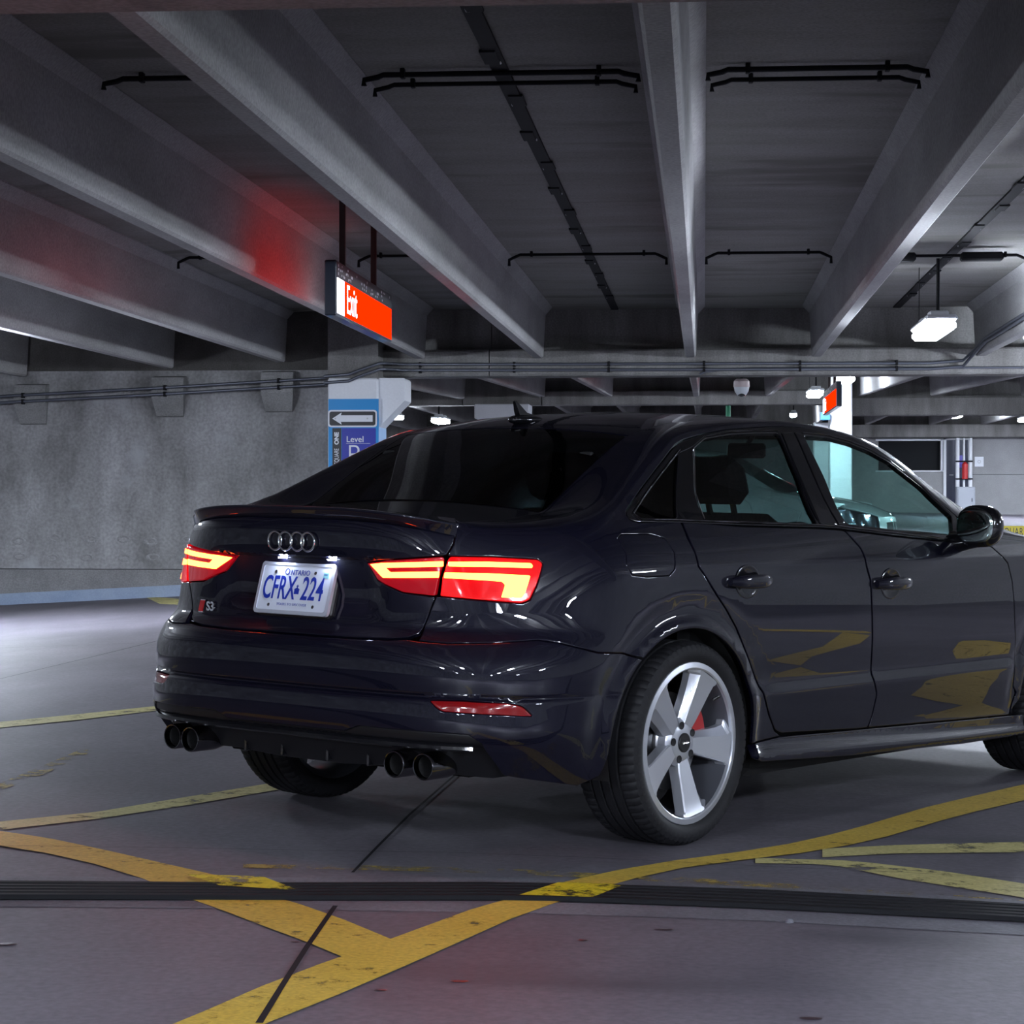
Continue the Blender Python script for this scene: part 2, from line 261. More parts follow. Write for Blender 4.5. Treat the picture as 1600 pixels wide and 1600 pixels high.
# ------------------------------------------------------------------ objects
def tag(o,label=None,cat=None,group=None,kind=None):
    if label: o['label']=label
    if cat: o['category']=cat
    if group: o['group']=group
    if kind: o['kind']=kind
    return o
def link(name,me,parent=None,kind=None):
    o=bpy.data.objects.new(name,me); COL.objects.link(o)
    if parent: o.parent=parent
    if kind: o['kind']=kind
    return o
def empty(name,loc=(0,0,0),rz=0.,parent=None):
    o=bpy.data.objects.new(name,None); COL.objects.link(o); o.location=loc; o.rotation_euler=(0,0,rz); o.empty_display_size=.1
    if parent: o.parent=parent
    return o
class MB:
    """collects verts and faces of one mesh"""
    def __init__(s): s.v=[]; s.f=[]; s.fm=[]
    def add(s,v,f,mi=0):
        o=len(s.v); s.v+= [tuple(map(float,q)) for q in v]; s.f+=[tuple(o+i for i in q) for q in f]; s.fm+=[mi]*len(f); return s
    def box(s,a,b,bev=0.,mi=0,M=None):
        x0,y0,z0=a; x1,y1,z1=b
        if bev<=0:
            v=[(x0,y0,z0),(x1,y0,z0),(x1,y1,z0),(x0,y1,z0),(x0,y0,z1),(x1,y0,z1),(x1,y1,z1),(x0,y1,z1)]
            f=[(0,3,2,1),(4,5,6,7),(0,1,5,4),(1,2,6,5),(2,3,7,6),(3,0,4,7)]
        else:
            bev=min(bev,.49*min(x1-x0,y1-y0,z1-z0))
            v=[];idx={}
            for ix in(0,1):
                for iy in(0,1):
                    for iz in(0,1):
                        X=(x0,x1)[ix];Y=(y0,y1)[iy];Z=(z0,z1)[iz]; sx=1-2*ix; sy=1-2*iy; sz=1-2*iz
                        for k,(a_,b_,c_) in enumerate(((0,1,1),(1,0,1),(1,1,0))):
                            idx[ix,iy,iz,k]=len(v); v.append((X+sx*bev*a_,Y+sy*bev*b_,Z+sz*bev*c_))
            f=[]
            q=lambda k,l:[idx[c+(k,)] for c in l]
            f+= [q(0,[(0,0,0),(0,0,1),(0,1,1),(0,1,0)]),q(0,[(1,0,0),(1,1,0),(1,1,1),(1,0,1)]),q(1,[(0,0,0),(1,0,0),(1,0,1),(0,0,1)]),q(1,[(0,1,0),(0,1,1),(1,1,1),(1,1,0)]),
                 q(2,[(0,0,0),(0,1,0),(1,1,0),(1,0,0)]),q(2,[(0,0,1),(1,0,1),(1,1,1),(0,1,1)])]
            for iy in(0,1):
                for iz in(0,1): f.append([idx[0,iy,iz,1],idx[1,iy,iz,1],idx[1,iy,iz,2],idx[0,iy,iz,2]])
            for ix in(0,1):
                for iz in(0,1): f.append([idx[ix,0,iz,0],idx[ix,1,iz,0],idx[ix,1,iz,2],idx[ix,0,iz,2]])
            for ix in(0,1):
                for iy in(0,1): f.append([idx[ix,iy,0,0],idx[ix,iy,1,0],idx[ix,iy,1,1],idx[ix,iy,0,1]])
            for c in idx:
                if c[3]==0: f.append([idx[c[:3]+(k,)] for k in range(3)])
        if M is not None: v=[tuple(M@Vector(q)) for q in v]
        return s.add(v,f,mi)
    def tube(s,pts,r,n=8,mi=0,cap=True,closed=False):
        P=[Vector(q) for q in pts]; k=len(P); rr=r if isinstance(r,(list,tuple)) else [r]*k
        up=None; v=[];f=[]
        for i in range(k):
            a=P[(i-1)%k] if closed else P[max(i-1,0)]; b=P[(i+1)%k] if closed else P[min(i+1,k-1)]
            d=(b-a).normalized()
            if up is None: up=d.orthogonal().normalized()
            up=(up-d*up.dot(d)).normalized(); w=d.cross(up)
            for j in range(n):
                t=2*math.pi*j/n; v.append(P[i]+up*(math.cos(t)*rr[i])+w*(math.sin(t)*rr[i]))
        m=k if closed else k-1
        for i in range(m):
            for j in range(n):
                a=i*n+j; b=i*n+(j+1)%n; c=((i+1)%k)*n; f.append((a,b,c+(j+1)%n,c+j))
        if cap and not closed: f.append(tuple(range(n))[::-1]); f.append(tuple((k-1)*n+j for j in range(n)))
        return s.add(v,f,mi)
    def lathe(s,prof,n=48,axis='y',c=(0,0,0),mi=0,a0=0.,a1=2*math.pi):
        """profile of (radius, along axis)"""
        full=abs(a1-a0-2*math.pi)<1e-6; m=n if full else n+1; v=[];f=[];k=len(prof)
        for i in range(m):
            t=a0+(a1-a0)*i/n; ct,st=math.cos(t),math.sin(t)
            for r,h in prof:
                if axis=='y': v.append((c[0]+r*ct,c[1]+h,c[2]+r*st))
                elif axis=='z': v.append((c[0]+r*ct,c[1]+r*st,c[2]+h))
                else: v.append((c[0]+h,c[1]+r*ct,c[2]+r*st))
        for i in range(n):
            for j in range(k-1):
                a=i*k+j; b=((i+1)%m)*k+j; f.append((a,a+1,b+1,b))
        return s.add(v,f,mi)
    def prism(s,poly,h0,h1,fn=None,mi=0):
        """2D polygon between two heights; fn maps (u,v,h) to 3D"""
        fn=fn or (lambda u,v,h:(u,v,h)); n=len(poly)
        v=[fn(a,b,h0) for a,b in poly]+[fn(a,b,h1) for a,b in poly]
        f=[tuple(range(n))[::-1],tuple(range(n,2*n))]+[(i,(i+1)%n,n+(i+1)%n,n+i) for i in range(n)]
        return s.add(v,f,mi)
    def build(s,name,mats,parent=None,smooth=None,kind=None,recalc=True):
        me=bpy.data.meshes.new(name); me.from_pydata(s.v,[],s.f)
        mats=mats if isinstance(mats,(list,tuple)) else [mats]
        for m in mats: me.materials.append(m)
        if len(mats)>1: me.polygons.foreach_set('material_index',s.fm)
        me.validate(); 
        if recalc:
            import bmesh
            bm=bmesh.new(); bm.from_mesh(me); bmesh.ops.recalc_face_normals(bm,faces=bm.faces[:]); bm.to_mesh(me); bm.free()
        if smooth is not None:
            me.polygons.foreach_set('use_smooth',[True]*len(me.polygons)); me.set_sharp_from_angle(angle=math.radians(smooth))
        return link(name,me,parent,kind)
def copy_tree(o,parent=None):
    c=o.copy(); COL.objects.link(c)
    if parent: c.parent=parent
    for ch in o.children: copy_tree(ch,c)
    return c
def text_mesh(name,txt,size,material,parent=None,M=None,sx=1.,extrude=.0008,bold=0.,spacing=1.,align='CENTER'):
    cu=bpy.data.curves.new(name,'FONT'); cu.body=txt; cu.size=size; cu.extrude=extrude; cu.offset=bold; cu.align_x=align; cu.align_y='CENTER'; cu.space_character=spacing; cu.resolution_u=4
    t=bpy.data.objects.new(name,cu); COL.objects.link(t)
    bpy.context.view_layer.update()
    me=bpy.data.meshes.new_from_object(t.evaluated_get(bpy.context.evaluated_depsgraph_get()))
    bpy.data.objects.remove(t); bpy.data.curves.remove(cu)
    me.transform(Matrix.Diagonal((sx,1,1,1)))
    if M is not None: me.transform(M)
    me.materials.clear(); me.materials.append(material); me.name=name
    return link(name,me,parent)
def frame_m(origin,xdir,ydir):
    x=Vector(xdir).normalized(); y=Vector(ydir); y=(y-x*y.dot(x)).normalized(); z=x.cross(y); o=Vector(origin)
    return Matrix(((x.x,y.x,z.x,o.x),(x.y,y.y,z.y,o.y),(x.z,y.z,z.z,o.z),(0,0,0,1)))
# ------------------------------------------------------------------ trimmed panels on analytic surfaces
def round_poly(P,r,n=4):
    P=np.array(P,float); k=len(P); out=[]
    rs=r if isinstance(r,(list,tuple)) else [r]*k
    for i in range(k):
        a=P[i-1]-P[i]; b=P[(i+1)%k]-P[i]; la=np.linalg.norm(a); lb=np.linalg.norm(b)
        d=min(rs[i],.45*la,.45*lb)
        if d<1e-5: out.append(P[i]); continue
        A=P[i]+a/la*d; B=P[i]+b/lb*d
        for t in np.linspace(0,1,n+1): out.append((1-t)**2*A+2*t*(1-t)*P[i]+t*t*B)
    return np.array(out)
def dense(P,step,closed=True):
    P=np.array(P,float); out=[]; k=len(P)
    for i in range(k if closed else k-1):
        a=P[i]; b=P[(i+1)%k]; m=max(1,int(math.ceil(np.linalg.norm(b-a)/step)))
        for j in range(m): out.append(a+(b-a)*j/m)
    if not closed: out.append(P[-1])
    out=np.array(out); keep=np.linalg.norm(out-np.roll(out,1,0),axis=1)>2e-4
    return out[keep]
def area2(P): return float(np.sum(P[:,0]*np.roll(P[:,1],-1)-np.roll(P[:,0],-1)*P[:,1]))/2
def inset(P,d):
    """shift a ccw closed loop inwards by d"""
    a=P-np.roll(P,1,0); b=np.roll(P,-1,0)-P
    a/=np.linalg.norm(a,axis=1,keepdims=True)+1e-12; b/=np.linalg.norm(b,axis=1,keepdims=True)+1e-12
    n=np.stack([-(a+b)[:,1],(a+b)[:,0]],1); l=np.linalg.norm(n,axis=1,keepdims=True); n=n/np.maximum(l,1e-9)
    c=np.clip((n*np.stack([-a[:,1],a[:,0]],1)).sum(1),.5,1)[:,None]
    return P+n*d/c
def inside(P,q):
    x,y=q[:,0],q[:,1]; r=np.zeros(len(q),bool); a=P; b=np.roll(P,-1,0)
    for (x1,y1),(x2,y2) in zip(a,b):
        if y1==y2: continue
        c=((y1>y)!=(y2>y)); r^=c&(x<(x2-x1)*(y-y1)/(y2-y1)+x1)
    return r
def dist_to(P,q):
    a=P; b=np.roll(P,-1,0); d=np.full(len(q),1e9)
    for A,B in zip(a,b):
        v=B-A; t=np.clip(((q-A)@v)/(v@v+1e-15),0,1); d=np.minimum(d,np.linalg.norm(q-(A+t[:,None]*v),axis=1))
    return d
CEN=np.array([1.0,0.,.55])
def surf_normals(fn,uv,cen=CEN,e=2e-3):
    u,v=uv[:,0],uv[:,1]
    n=np.cross(fn(u+e,v)-fn(u-e,v),fn(u,v+e)-fn(u,v-e)); n/=np.linalg.norm(n,axis=1,keepdims=True)+1e-15
    P=fn(u,v); c=P-cen; c[:,0]*=.35
    s=np.sign((n*c).sum(1)); s[s==0]=1
    return n*s[:,None]
def mesh_from(name,V,F,NRM,mats,parent,fm=None):
    me=bpy.data.meshes.new(name); me.from_pydata(V.tolist(),[],F)
    for m in (mats if isinstance(mats,(list,tuple)) else [mats]): me.materials.append(m)
    me.polygons.foreach_set('use_smooth',[True]*len(me.polygons))
    if fm is not None: me.polygons.foreach_set('material_index',fm)
    if NRM is not None:
        # wind every face along its normals
        me.update(); me.normals_split_custom_set_from_vertices(NRM.tolist())
    return link(name,me,parent)
def panel_geo(fn,outline,us=.03,vs=.03,gap=.0018,lip=.003,depth=.014,offset=0.,holes=(),vex=(),uex=(),cen=CEN,edge=.02,hole_gap=0.):
    O=dense(outline,edge)
    if area2(O)<0: O=O[::-1]
    O=inset(O,gap)
    loops=[(O,1)]
    for h in holes:
        H=dense(h,edge)
        if area2(H)<0: H=H[::-1]
        H=inset(H,-hole_gap); loops.append((H[::-1].copy(),-1))
    rings=[inset(l,lip) for l,_ in loops]           # holes are cw, so inset grows them
    lo=O.min(0); hi=O.max(0)
    gu=np.unique(np.round(np.concatenate([np.arange(lo[0],hi[0],us),np.array([q+d for q in uex for d in(-.008,-.004,0,.004,.008)])]) ,5))
    gv=np.unique(np.round(np.concatenate([np.arange(lo[1],hi[1],vs),np.array([q+d for q in vex for d in(-.018,-.012,-.008,-.004,0,.004,.008,.012,.018)])]),5))
    gu=gu[np.concatenate([[True],np.diff(gu)>.002])]; gv=gv[np.concatenate([[True],np.diff(gv)>.002])]
    G=np.stack(np.meshgrid(gu,gv),-1).reshape(-1,2); G=G+np.array([[1.3e-5,.7e-5]])
    k=inside(rings[0],G)
    for r in rings[1:]: k&=~inside(r,G)
    G=G[k]
    for r in rings: G=G[dist_to(r,G)>min(us,vs)*.35]
    pts=np.concatenate(rings+[G]); edges=[]; o=0; starts=[]
    for r in rings:
        n=len(r); edges+=[(o+i,o+(i+1)%n) for i in range(n)]; starts.append(o); o+=n
    res=geometry.delaunay_2d_cdt([Vector(p) for p in pts],edges,[],0,1e-7,True)
    V2=np.array([tuple(p) for p in res[0]]); T=[tuple(f) for f in res[2]]
    C=np.array([V2[list(f)].mean(0) for f in T])
    k=inside(rings[0],C)
    for r in rings[1:]: k&=~inside(r,C)
    T=[f for f,q in zip(T,k) if q]
    back={}
    for i,l in enumerate(res[3]):
        for j in l: back[j]=i
    NN=surf_normals(fn,V2,cen); P=fn(V2[:,0],V2[:,1])+NN*offset
    V=[P];NR=[NN];F=list(T); base=len(P)
    for (l,sg),r,s0 in zip(loops,rings,starts):
        n=len(l); nn=surf_normals(fn,l,cen); p=fn(l[:,0],l[:,1])+nn*offset
        inner=[back.get(s0+i,None) for i in range(n)]
        q=fn(r[:,0],r[:,1])+nn*offset; out=p-q; out-=nn*(out*nn).sum(1,keepdims=True); out/=np.linalg.norm(out,axis=1,keepdims=True)+1e-12
        ring1=p-nn*lip*.45; ring2=p-nn*depth
        n1=nn*.75+out*.66; n1/=np.linalg.norm(n1,axis=1,keepdims=True)
        V+= [ring1,ring1,ring2]; NR+=[n1,out,out]
        for i in range(n):
            j=(i+1)%n; a,b=inner[i],inner[j]
            if a is None or b is None or a==b: continue
            F.append((a,base+i,base+j,b)) ; F.append((base+n+i,base+2*n+i,base+2*n+j,base+n+j))
        base+=3*n
    return np.concatenate(V),F,np.concatenate(NR)
def fix_winding(V,F,NR):
    out=[]
    for f in F:
        a,b,c=V[f[0]],V[f[1]],V[f[2]]; n=np.cross(b-a,c-a)
        if n@n<1e-18 and len(f)==4: n=np.cross(V[f[2]]-V[f[0]],V[f[3]]-V[f[0]])
        out.append(tuple(f) if n@(NR[list(f)].sum(0))>=0 else tuple(reversed(f)))
    return out
def merge_geo(gs):
    V=[];F=[];R=[];o=0
    for v,f,n in gs:
        V.append(v);R.append(n);F+=[tuple(i+o for i in q) for q in f]; o+=len(v)
    return np.concatenate(V),F,np.concatenate(R)
def mirror_geo(g):
    v,f,n=g; s=np.array([1,-1,1.]); return v*s,[tuple(reversed(q)) for q in f],n*s
def put(name,g,m,parent):
    v,f,n=g; return mesh_from(name,v,fix_winding(v,f,n),n,m,parent)
def both(name,g,m,parent):
    return put(name,g,m,parent),put(name,mirror_geo(g),m,parent)
def grid_geo(fn,U,Vv,cen=CEN,offset=0.):
    uu,vv=np.meshgrid(U,Vv); q=np.stack([uu.ravel(),vv.ravel()],1); nn=surf_normals(fn,q,cen); P=fn(q[:,0],q[:,1])+nn*offset
    n=len(U); F=[(j*n+i,j*n+i+1,(j+1)*n+i+1,(j+1)*n+i) for j in range(len(Vv)-1) for i in range(n-1)]
    return P,F,nn
def sweep_geo(path,prof,close=False,cap=True):
    """path: list of (origin, side, up) ; prof: list of (s,u); smooth along, faceted profile averaged"""
    k=len(prof); V=[]
    for o,s,u in path:
        for a,b in prof: V.append(np.array(o)+np.array(s)*a+np.array(u)*b)
    V=np.array(V); n=len(path); F=[]
    for i in range(n-1):
        for j in range(k if close else k-1): F.append((i*k+j,i*k+(j+1)%k,(i+1)*k+(j+1)%k,(i+1)*k+j))
    if cap and close: F.append(tuple(range(k))); F.append(tuple((n-1)*k+j for j in range(k))[::-1])
    return V.tolist(),F
# ------------------------------------------------------------------ garage: floor
M_floor=noisy('floor_concrete',(.084,.076,.094),(.168,.155,.182),scale=.9,stretch=(1,.45,1),rough=.62,bump=.12,bscale=45,spots=(.55,.66,(.058,.057,.07),(.6,1.6,1)),spec=.35)
M_nosing=noisy('nosing_concrete',(.10,.10,.12),(.19,.19,.22),scale=3,rough=.7,bump=.2,bscale=80)
M_rubber=mat('rubber_black',(.009,.009,.011),rough=.75,spec=.12)
M_sealer=mat('sealant',(.012,.012,.015),rough=.8,spec=.1)
M_wall=noisy('wall_concrete',(.15,.148,.146),(.42,.42,.43),scale=1.6,stretch=(1.3,1,.55),rough=.9,bump=.22,bscale=30,mid=.5,spread=.24,spots=(1.1,.58,(.40,.41,.43)))
M_beam=noisy('beam_concrete',(.24,.237,.235),(.40,.395,.395),scale=1.3,stretch=(1,.35,1.4),rough=.85,bump=.1,bscale=50)
M_deck=noisy('deck_concrete',(.185,.178,.165),(.265,.26,.25),scale=1.2,stretch=(.5,1.8,1),rough=.85,bump=.1,bscale=60,spots=(.75,.585,(.135,.128,.115),(.55,1.7,1)))
M_girder=noisy('girder_concrete',(.13,.125,.118),(.29,.285,.28),scale=1.6,stretch=(1.8,1,.35),rough=.9,bump=.15,bscale=50)
M_white=noisy('white_paint',(.70,.72,.77),(.82,.84,.88),scale=1.2,rough=.6,bump=.05,bscale=40,grain=.10)
M_kerb=noisy('kerb_paint',(.22,.29,.42),(.33,.40,.52),scale=2,rough=.7,bump=.1,grain=.2)
M_pipe=mat('conduit_dark',(.010,.010,.012),rough=.7,spec=.15)
M_pipe_g=mat('conduit_grey',(.13,.14,.17),rough=.4,metal=.6)
def yellow(name,c0,c1,wear):
    m=noisy(name,c0,c1,scale=2.2,rough=.65,bump=.12,bscale=70)
    nt=m.node_tree; o=nt.nodes['Material Output']; b=nt.nodes['Principled BSDF']
    t=nt.nodes.new('ShaderNodeBsdfTransparent'); x=nt.nodes.new('ShaderNodeMixShader')
    tc=nt.nodes.new('ShaderNodeTexCoord'); n=nt.nodes.new('ShaderNodeTexNoise'); n.inputs['Scale'].default_value=9; n.inputs['Detail'].default_value=9; n.inputs['Roughness'].default_value=.75
    nt.links.new(tc.outputs['Object'],n.inputs['Vector']); r=ramp(m,n.outputs['Fac'],[(wear-.05,(0,0,0)),(wear+.06,(1,1,1))])
    nt.links.new(r.outputs[0],x.inputs[0]); nt.links.new(t.outputs[0],x.inputs[1]); nt.links.new(b.outputs[0],x.inputs[2]); nt.links.new(x.outputs[0],o.inputs['Surface'])
    return m
M_yel=yellow('line_yellow',(.52,.345,.04),(.62,.44,.075),.36)
M_yel2=yellow('line_yellow_pale',(.50,.44,.17),(.58,.52,.23),.40)
M_yel3=yellow('line_yellow_faint',(.34,.25,.05),(.40,.30,.08),.53)
xs=np.arange(-16,20.1,.4); ys=np.arange(-16,72.1,.5)
gx,gy=np.meshgrid(xs,ys); gz=zfloor(gx,gy)
b=MB(); n=len(xs); b.add(np.stack([gx.ravel(),gy.ravel(),gz.ravel()],1),[(j*n+i,j*n+i+1,(j+1)*n+i+1,(j+1)*n+i) for j in range(len(ys)-1) for i in range(n-1)])
floor=b.build('floor',M_floor,None,30,'structure',recalc=False)
def resample(P,n):
    P=np.array(P,float); s=np.concatenate([[0],np.cumsum(np.linalg.norm(np.diff(P,axis=0),axis=1))]); t=np.linspace(0,s[-1],n)
    return np.stack([np.interp(t,s,P[:,0]),np.interp(t,s,P[:,1])],1)
def longer(P,a,b):
    P=np.array(P,float)
    if not (a or b): return P
    d0=P[0]-P[2]; d0/=np.linalg.norm(d0); d1=P[-1]-P[-3]; d1/=np.linalg.norm(d1)
    return np.concatenate([[P[0]+d0*a] if a else P[:0],P,[P[-1]+d1*b] if b else P[:0]])
def ribbon(name,A,B,m,h=.004,cross=1,n=36,prof=None):
    A=resample(A,n); B=resample(B,n); v=[];f=[]; k=len(prof) if prof else cross+1
    for a,c in zip(A,B):
        for j in range(k):
            s,dz=(prof[j] if prof else (j/cross,0)); q=a+(c-a)*s; v.append((q[0],q[1],float(zfloor(*q))+h+dz))
    for i in range(n-1):
        for j in range(k-1): f.append((i*k+j,i*k+j+1,(i+1)*k+j+1,(i+1)*k+j))
    mb=MB(); mb.add(v,f); o=mb.build(name,m,floor,None,recalc=False)
    if o.data.polygons[0].normal.z<0: o.data.flip_normals()
    return o
hh={'cross_right':.0042,'cross_left':.0036,'under_car':.003,'far_left':.003,'right_thin':.0036,'right_low':.0030,'faint':.0024,'stall':.003,'ghost':.002}
EXT={'cross_right':(1.2,2.5),'right_thin':(0,2.),'right_low':(0,2.),'far_left':(2.5,0),'cross_left':(0,0)}
for k,(A,B) in STRIPES.items():
    e0,e1=EXT.get(k,(0,0)); A=longer(A,e0,e1); B=longer(B,e0,e1)
    ribbon('painted_line',A,B,M_yel if k in('cross_right','cross_left') else (M_yel3 if k in('faint','ghost') else M_yel2),hh[k])
# more hatching beside the car, seen mirrored in its doors
for A,B in ((((2.3,9.62),(5.15,11.36)),((2.5,9.38),(5.32,11.1))),(((3.75,9.36),(6.4,11.02)),((3.85,9.2),(6.5,10.86))),(((6.42,10.1),(6.52,11.1)),((6.54,10.1),(6.64,11.1))),(((3.72,9.20),(6.45,9.55)),((3.74,9.10),(6.47,9.45)))):
    ribbon('painted_line',A,B,M_yel,.003,n=8)
for k,(P,w) in SEALS.items():
    P=longer(P,6,6) if k=='crack_long' else np.array(P)
    w=list(w)+[w[-1]]*(len(P)-len(w)); d=np.gradient(P,axis=0); d/=np.linalg.norm(d,axis=1,keepdims=True); nn=np.stack([-d[:,1],d[:,0]],1); w=np.array(w)[:,None]
    ribbon('joint_seal',P-nn*w/2,P+nn*w/2,M_sealer,.0055)
A,B=[longer(q,7,7) for q in BANDS['rubber']]
pr=[]
for i in range(5):
    s0=i/5; pr+= [(s0+.01,-.002),(s0+.03,.010),(s0+.15,.010),(s0+.17,-.002)]
ribbon('joint_rubber',A,B,M_rubber,.006,n=90,prof=pr)
for k in('nosing_a','nosing_b'):
    A,B=[longer(q,7,7) for q in BANDS[k]]; ribbon('joint_nosing',A,B,M_nosing,.0015,n=90,prof=[(0,0),(.15,.001),(.85,.001),(1,0)])
# yellow paint carried over the rubber ridges
M_yelr=yellow('line_yellow_ridge',(.62,.52,.01),(.70,.60,.03),.47)
def on_band(A,B):
    ribbon('painted_line',A,B,M_yelr,.0172,n=10)
on_band([(-.5,6.24),(-.405,6.46)],[(-.30,6.24),(-.22,6.46)])
on_band([(-1.33,6.24),(-1.46,6.40)],[(-1.10,6.20),(-1.24,6.40)])
pts=[(.224,6.058,.012)]
for x,y,r in pts:
    b=MB(); b.lathe([(0.0,-.002),(r,.0),(r*.8,.007),(0,.010)],9,'z',(x,y,float(zfloor(x,y)))); o=b.build('pebble',M_nosing,None,60); tag(o,'small pale stone lying on the floor below the rubber joint','stone')
for i,(x,y,r) in enumerate([(-.554,5.203,.014),(-.718,5.083,.010),(-.992,5.66,.011),(-1.686,5.444,.02),(-.101,5.896,.016),(.229,4.961,.016),(-.30,5.72,.009),(-1.0,5.58,.008)]):
    b=MB(); b.lathe([(r,.0008),(r*.6,.002),(0,.0022)],10,'z',(0,0,0)); b.v=[(q[0]*1.6,q[1]*.9,q[2]) for q in b.v]
    b.v=[(q[0]+x,q[1]+y,q[2]+float(zfloor(x,y))+.001) for q in b.v]; b.build('oil_spot',mat('oil_spot',(.05,.03,.035),rough=.35),floor)
# ------------------------------------------------------------------ ceiling: double tees
def dzc(x): return -.05*max(0,-x-4.3)
STEMS=[-11.5,-9.75,-8.04,-6.28,-4.95,-3.305,-1.92,-.156,1.29,3.15,4.60,6.40,7.85,9.6,11.1]
JOINTS=[-8.9,-5.62,-2.61+.0,-1.04,2.22,5.5,8.7]
Z0,ZD=2.74,3.33
ceiling=empty('ceiling'); ceiling['kind']='structure'
def stem_profile(): # (x,z) right half from the bottom
    return [(-.045,0),(-.062,.018),(-.088,.50),(-.165,.585),(-.165,.62),(.165,.62),(.165,.585),(.088,.50),(.062,.018),(.045,0)]
def stem(x,y0,y1,rise0=0.,rise1=0.):
    mb=MB(); pr=stem_profile(); k=len(pr); v=[]
    ysl=np.linspace(y0,y1,5)
    for y in ysl:
        dz=dzc(x)+rise0+(rise1-rise0)*(y-y0)/(y1-y0)
        v+=[(x+a,y,Z0+c+dz) for a,c in pr]
    f=[(i*k+j,i*k+(j+1)%k,(i+1)*k+(j+1)%k,(i+1)*k+j) for i in range(4) for j in range(k)]
    f+=[tuple(range(k)),tuple(4*k+j for j in range(k))[::-1]]
    mb.add(v,f); return mb.build('ceiling_beam',M_beam,ceiling)
def deck(y0,y1,r0=0.,r1=0.,xs=None):
    xs=xs or [-14,-8.9,-5.62,-4.3,-1.04,2.22,5.5,8.7,14]
    for a,c in zip(xs[:-1],xs[1:]):
        mb=MB(); v=[]
        for y,r in((y0,r0),(y1,r1)):
            for x in(a+.006,c-.006):
                for z in(0,.12): v.append((x,y,ZD+z+r+dzc(x)))
        mb.add(v,[(0,1,3,2),(4,6,7,5),(0,2,6,4),(1,5,7,3),(0,4,5,1),(2,3,7,6)]); mb.build('deck_slab',M_deck,ceiling)
YG=26.7
for x in STEMS:
    stem(x,6.56,YG-.06); stem(x,-14,5.9)
    stem(x,YG+.55,46.9,.0,.42); stem(x,47.6,65.9,.42,.42)
deck(6.3,YG+.5); deck(-14,6.3); deck(YG+.5,47.2,0,.42); deck(47.2,66.5,.42,.42)
# open joint lines with weld plates
M_plate=mat('weld_plate',(.5,.5,.52),rough=.4,metal=.7)
for x in(-1.04,2.22,5.5):
    mb=MB(); mb.box((x-.042,6.6,ZD-.016),(x+.042,YG+.2,ZD+.01)); mb.build('joint_filler',M_pipe,ceiling)
    for i,y in enumerate(np.arange(7.6,26,1.25)):
        mb=MB(); s=.018*(1-2*(i%2)); mb.box((x+s-.04,y-.16,ZD-.026),(x+s+.04,y+.16,ZD-.010),.004); mb.box((x-s*.8-.012,y+.12,ZD-.024),(x-s*.8+.012,y+.17,ZD-.008),.003,1); mb.build('weld_plate',[M_pipe,M_plate],ceiling)
# girders
def girder(name,x0,x1,y0,y1,zb,zl,zt,lip=.3,m=None):
    mb=MB(); pr=[(y0+.02,zb),(y0,zb+.02),(y0,zl-.02),(y0+.02,zl),(y0+lip,zl),(y0+lip,zt),(y1,zt),(y1,zb)]
    k=len(pr); v=[(x,a,c) for x in(x0,x1) for a,c in pr]
    mb.add(v,[(i,(i+1)%k,k+(i+1)%k,k+i) for i in range(k)]+[tuple(range(k)),tuple(k+i for i in range(k))[::-1]])
    return mb.build(name,m or M_girder,ceiling)
for a,c in((-3.79,-2.50),(-2.49,5.2),(5.21,14)): girder('girder',a,c,YG,YG+.5,2.536,2.845,3.34)
girder('girder',-14,14,5.95,6.53,2.536,2.70,3.34,.02)
girder('girder',-12,-4.95,47,47.5,3.0,3.29,3.8); girder('girder',-3.3,2.55,47,47.5,3.0,3.29,3.8); girder('girder',2.9,14,47,47.5,2.77,3.14,3.8)
girder('girder',-12,14,66,66.4,2.81,3.18,3.8)
# ------------------------------------------------------------------ walls
wl=empty('wall_left'); wl['kind']='structure'
def slab(name,a,c,m,parent=None,kind=None,bev=0.):
    mb=MB(); mb.box(a,c,bev); return mb.build(name,m,parent,None,kind)
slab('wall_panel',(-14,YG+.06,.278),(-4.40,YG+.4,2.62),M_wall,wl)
slab('wall_panel',(-14,YG+.10,2.62),(-4.40,YG+.4,3.4),noisy('wall_shaded',(.05,.047,.043),(.13,.125,.12),scale=1.3,rough=.9),wl)  # shade on the upper wall is put into this darker concrete
slab('wall_base',(-14,YG+.03,-.8),(-4.42,YG+.4,.270),noisy('base_concrete',(.17,.17,.175),(.30,.30,.305),scale=1.5,rough=.85),wl)
# painted foot strip following the sloping floor
mb=MB(); v=[];X=np.linspace(-14,-4.45,12)
for x in X:
    z=float(zfloor(x,YG)); v+=[(x,YG+.022,z-.02),(x,YG+.022,z+.135)]
mb.add(v,[(2*i,2*i+2,2*i+3,2*i+1) for i in range(11)]); mb.build('foot_paint',M_kerb,wl)
for cx,ct in((-7.93,2.47),(-6.28,2.555),(-4.98,2.61)):
    mb=MB(); w=.19; y=YG+.07
    pr=[(y,ct),(y-.16,ct-.02),(y-.18,ct-.06),(y-.18,ct-.26),(y-.05,ct-.47),(y,ct-.49)]
    k=len(pr); sc=[(-w,w),(-w,w),(-w,w),(-w,w),(-w*.84,w*.84),(-w*.8,w*.8)]
    v=[(cx+s[0],a,c) for (a,c),s in zip(pr,sc)]+[(cx+s[1],a,c) for (a,c),s in zip(pr,sc)]
    mb.add(v,[(i,(i+1)%k,k+(i+1)%k,k+i) for i in range(k)]+[tuple(range(k)),tuple(k+i for i in range(k))[::-1]])
    mb.build('corbel',noisy('corbel_concrete',(.19,.19,.19),(.31,.31,.31),scale=2.5,rough=.9,bump=.25),wl)
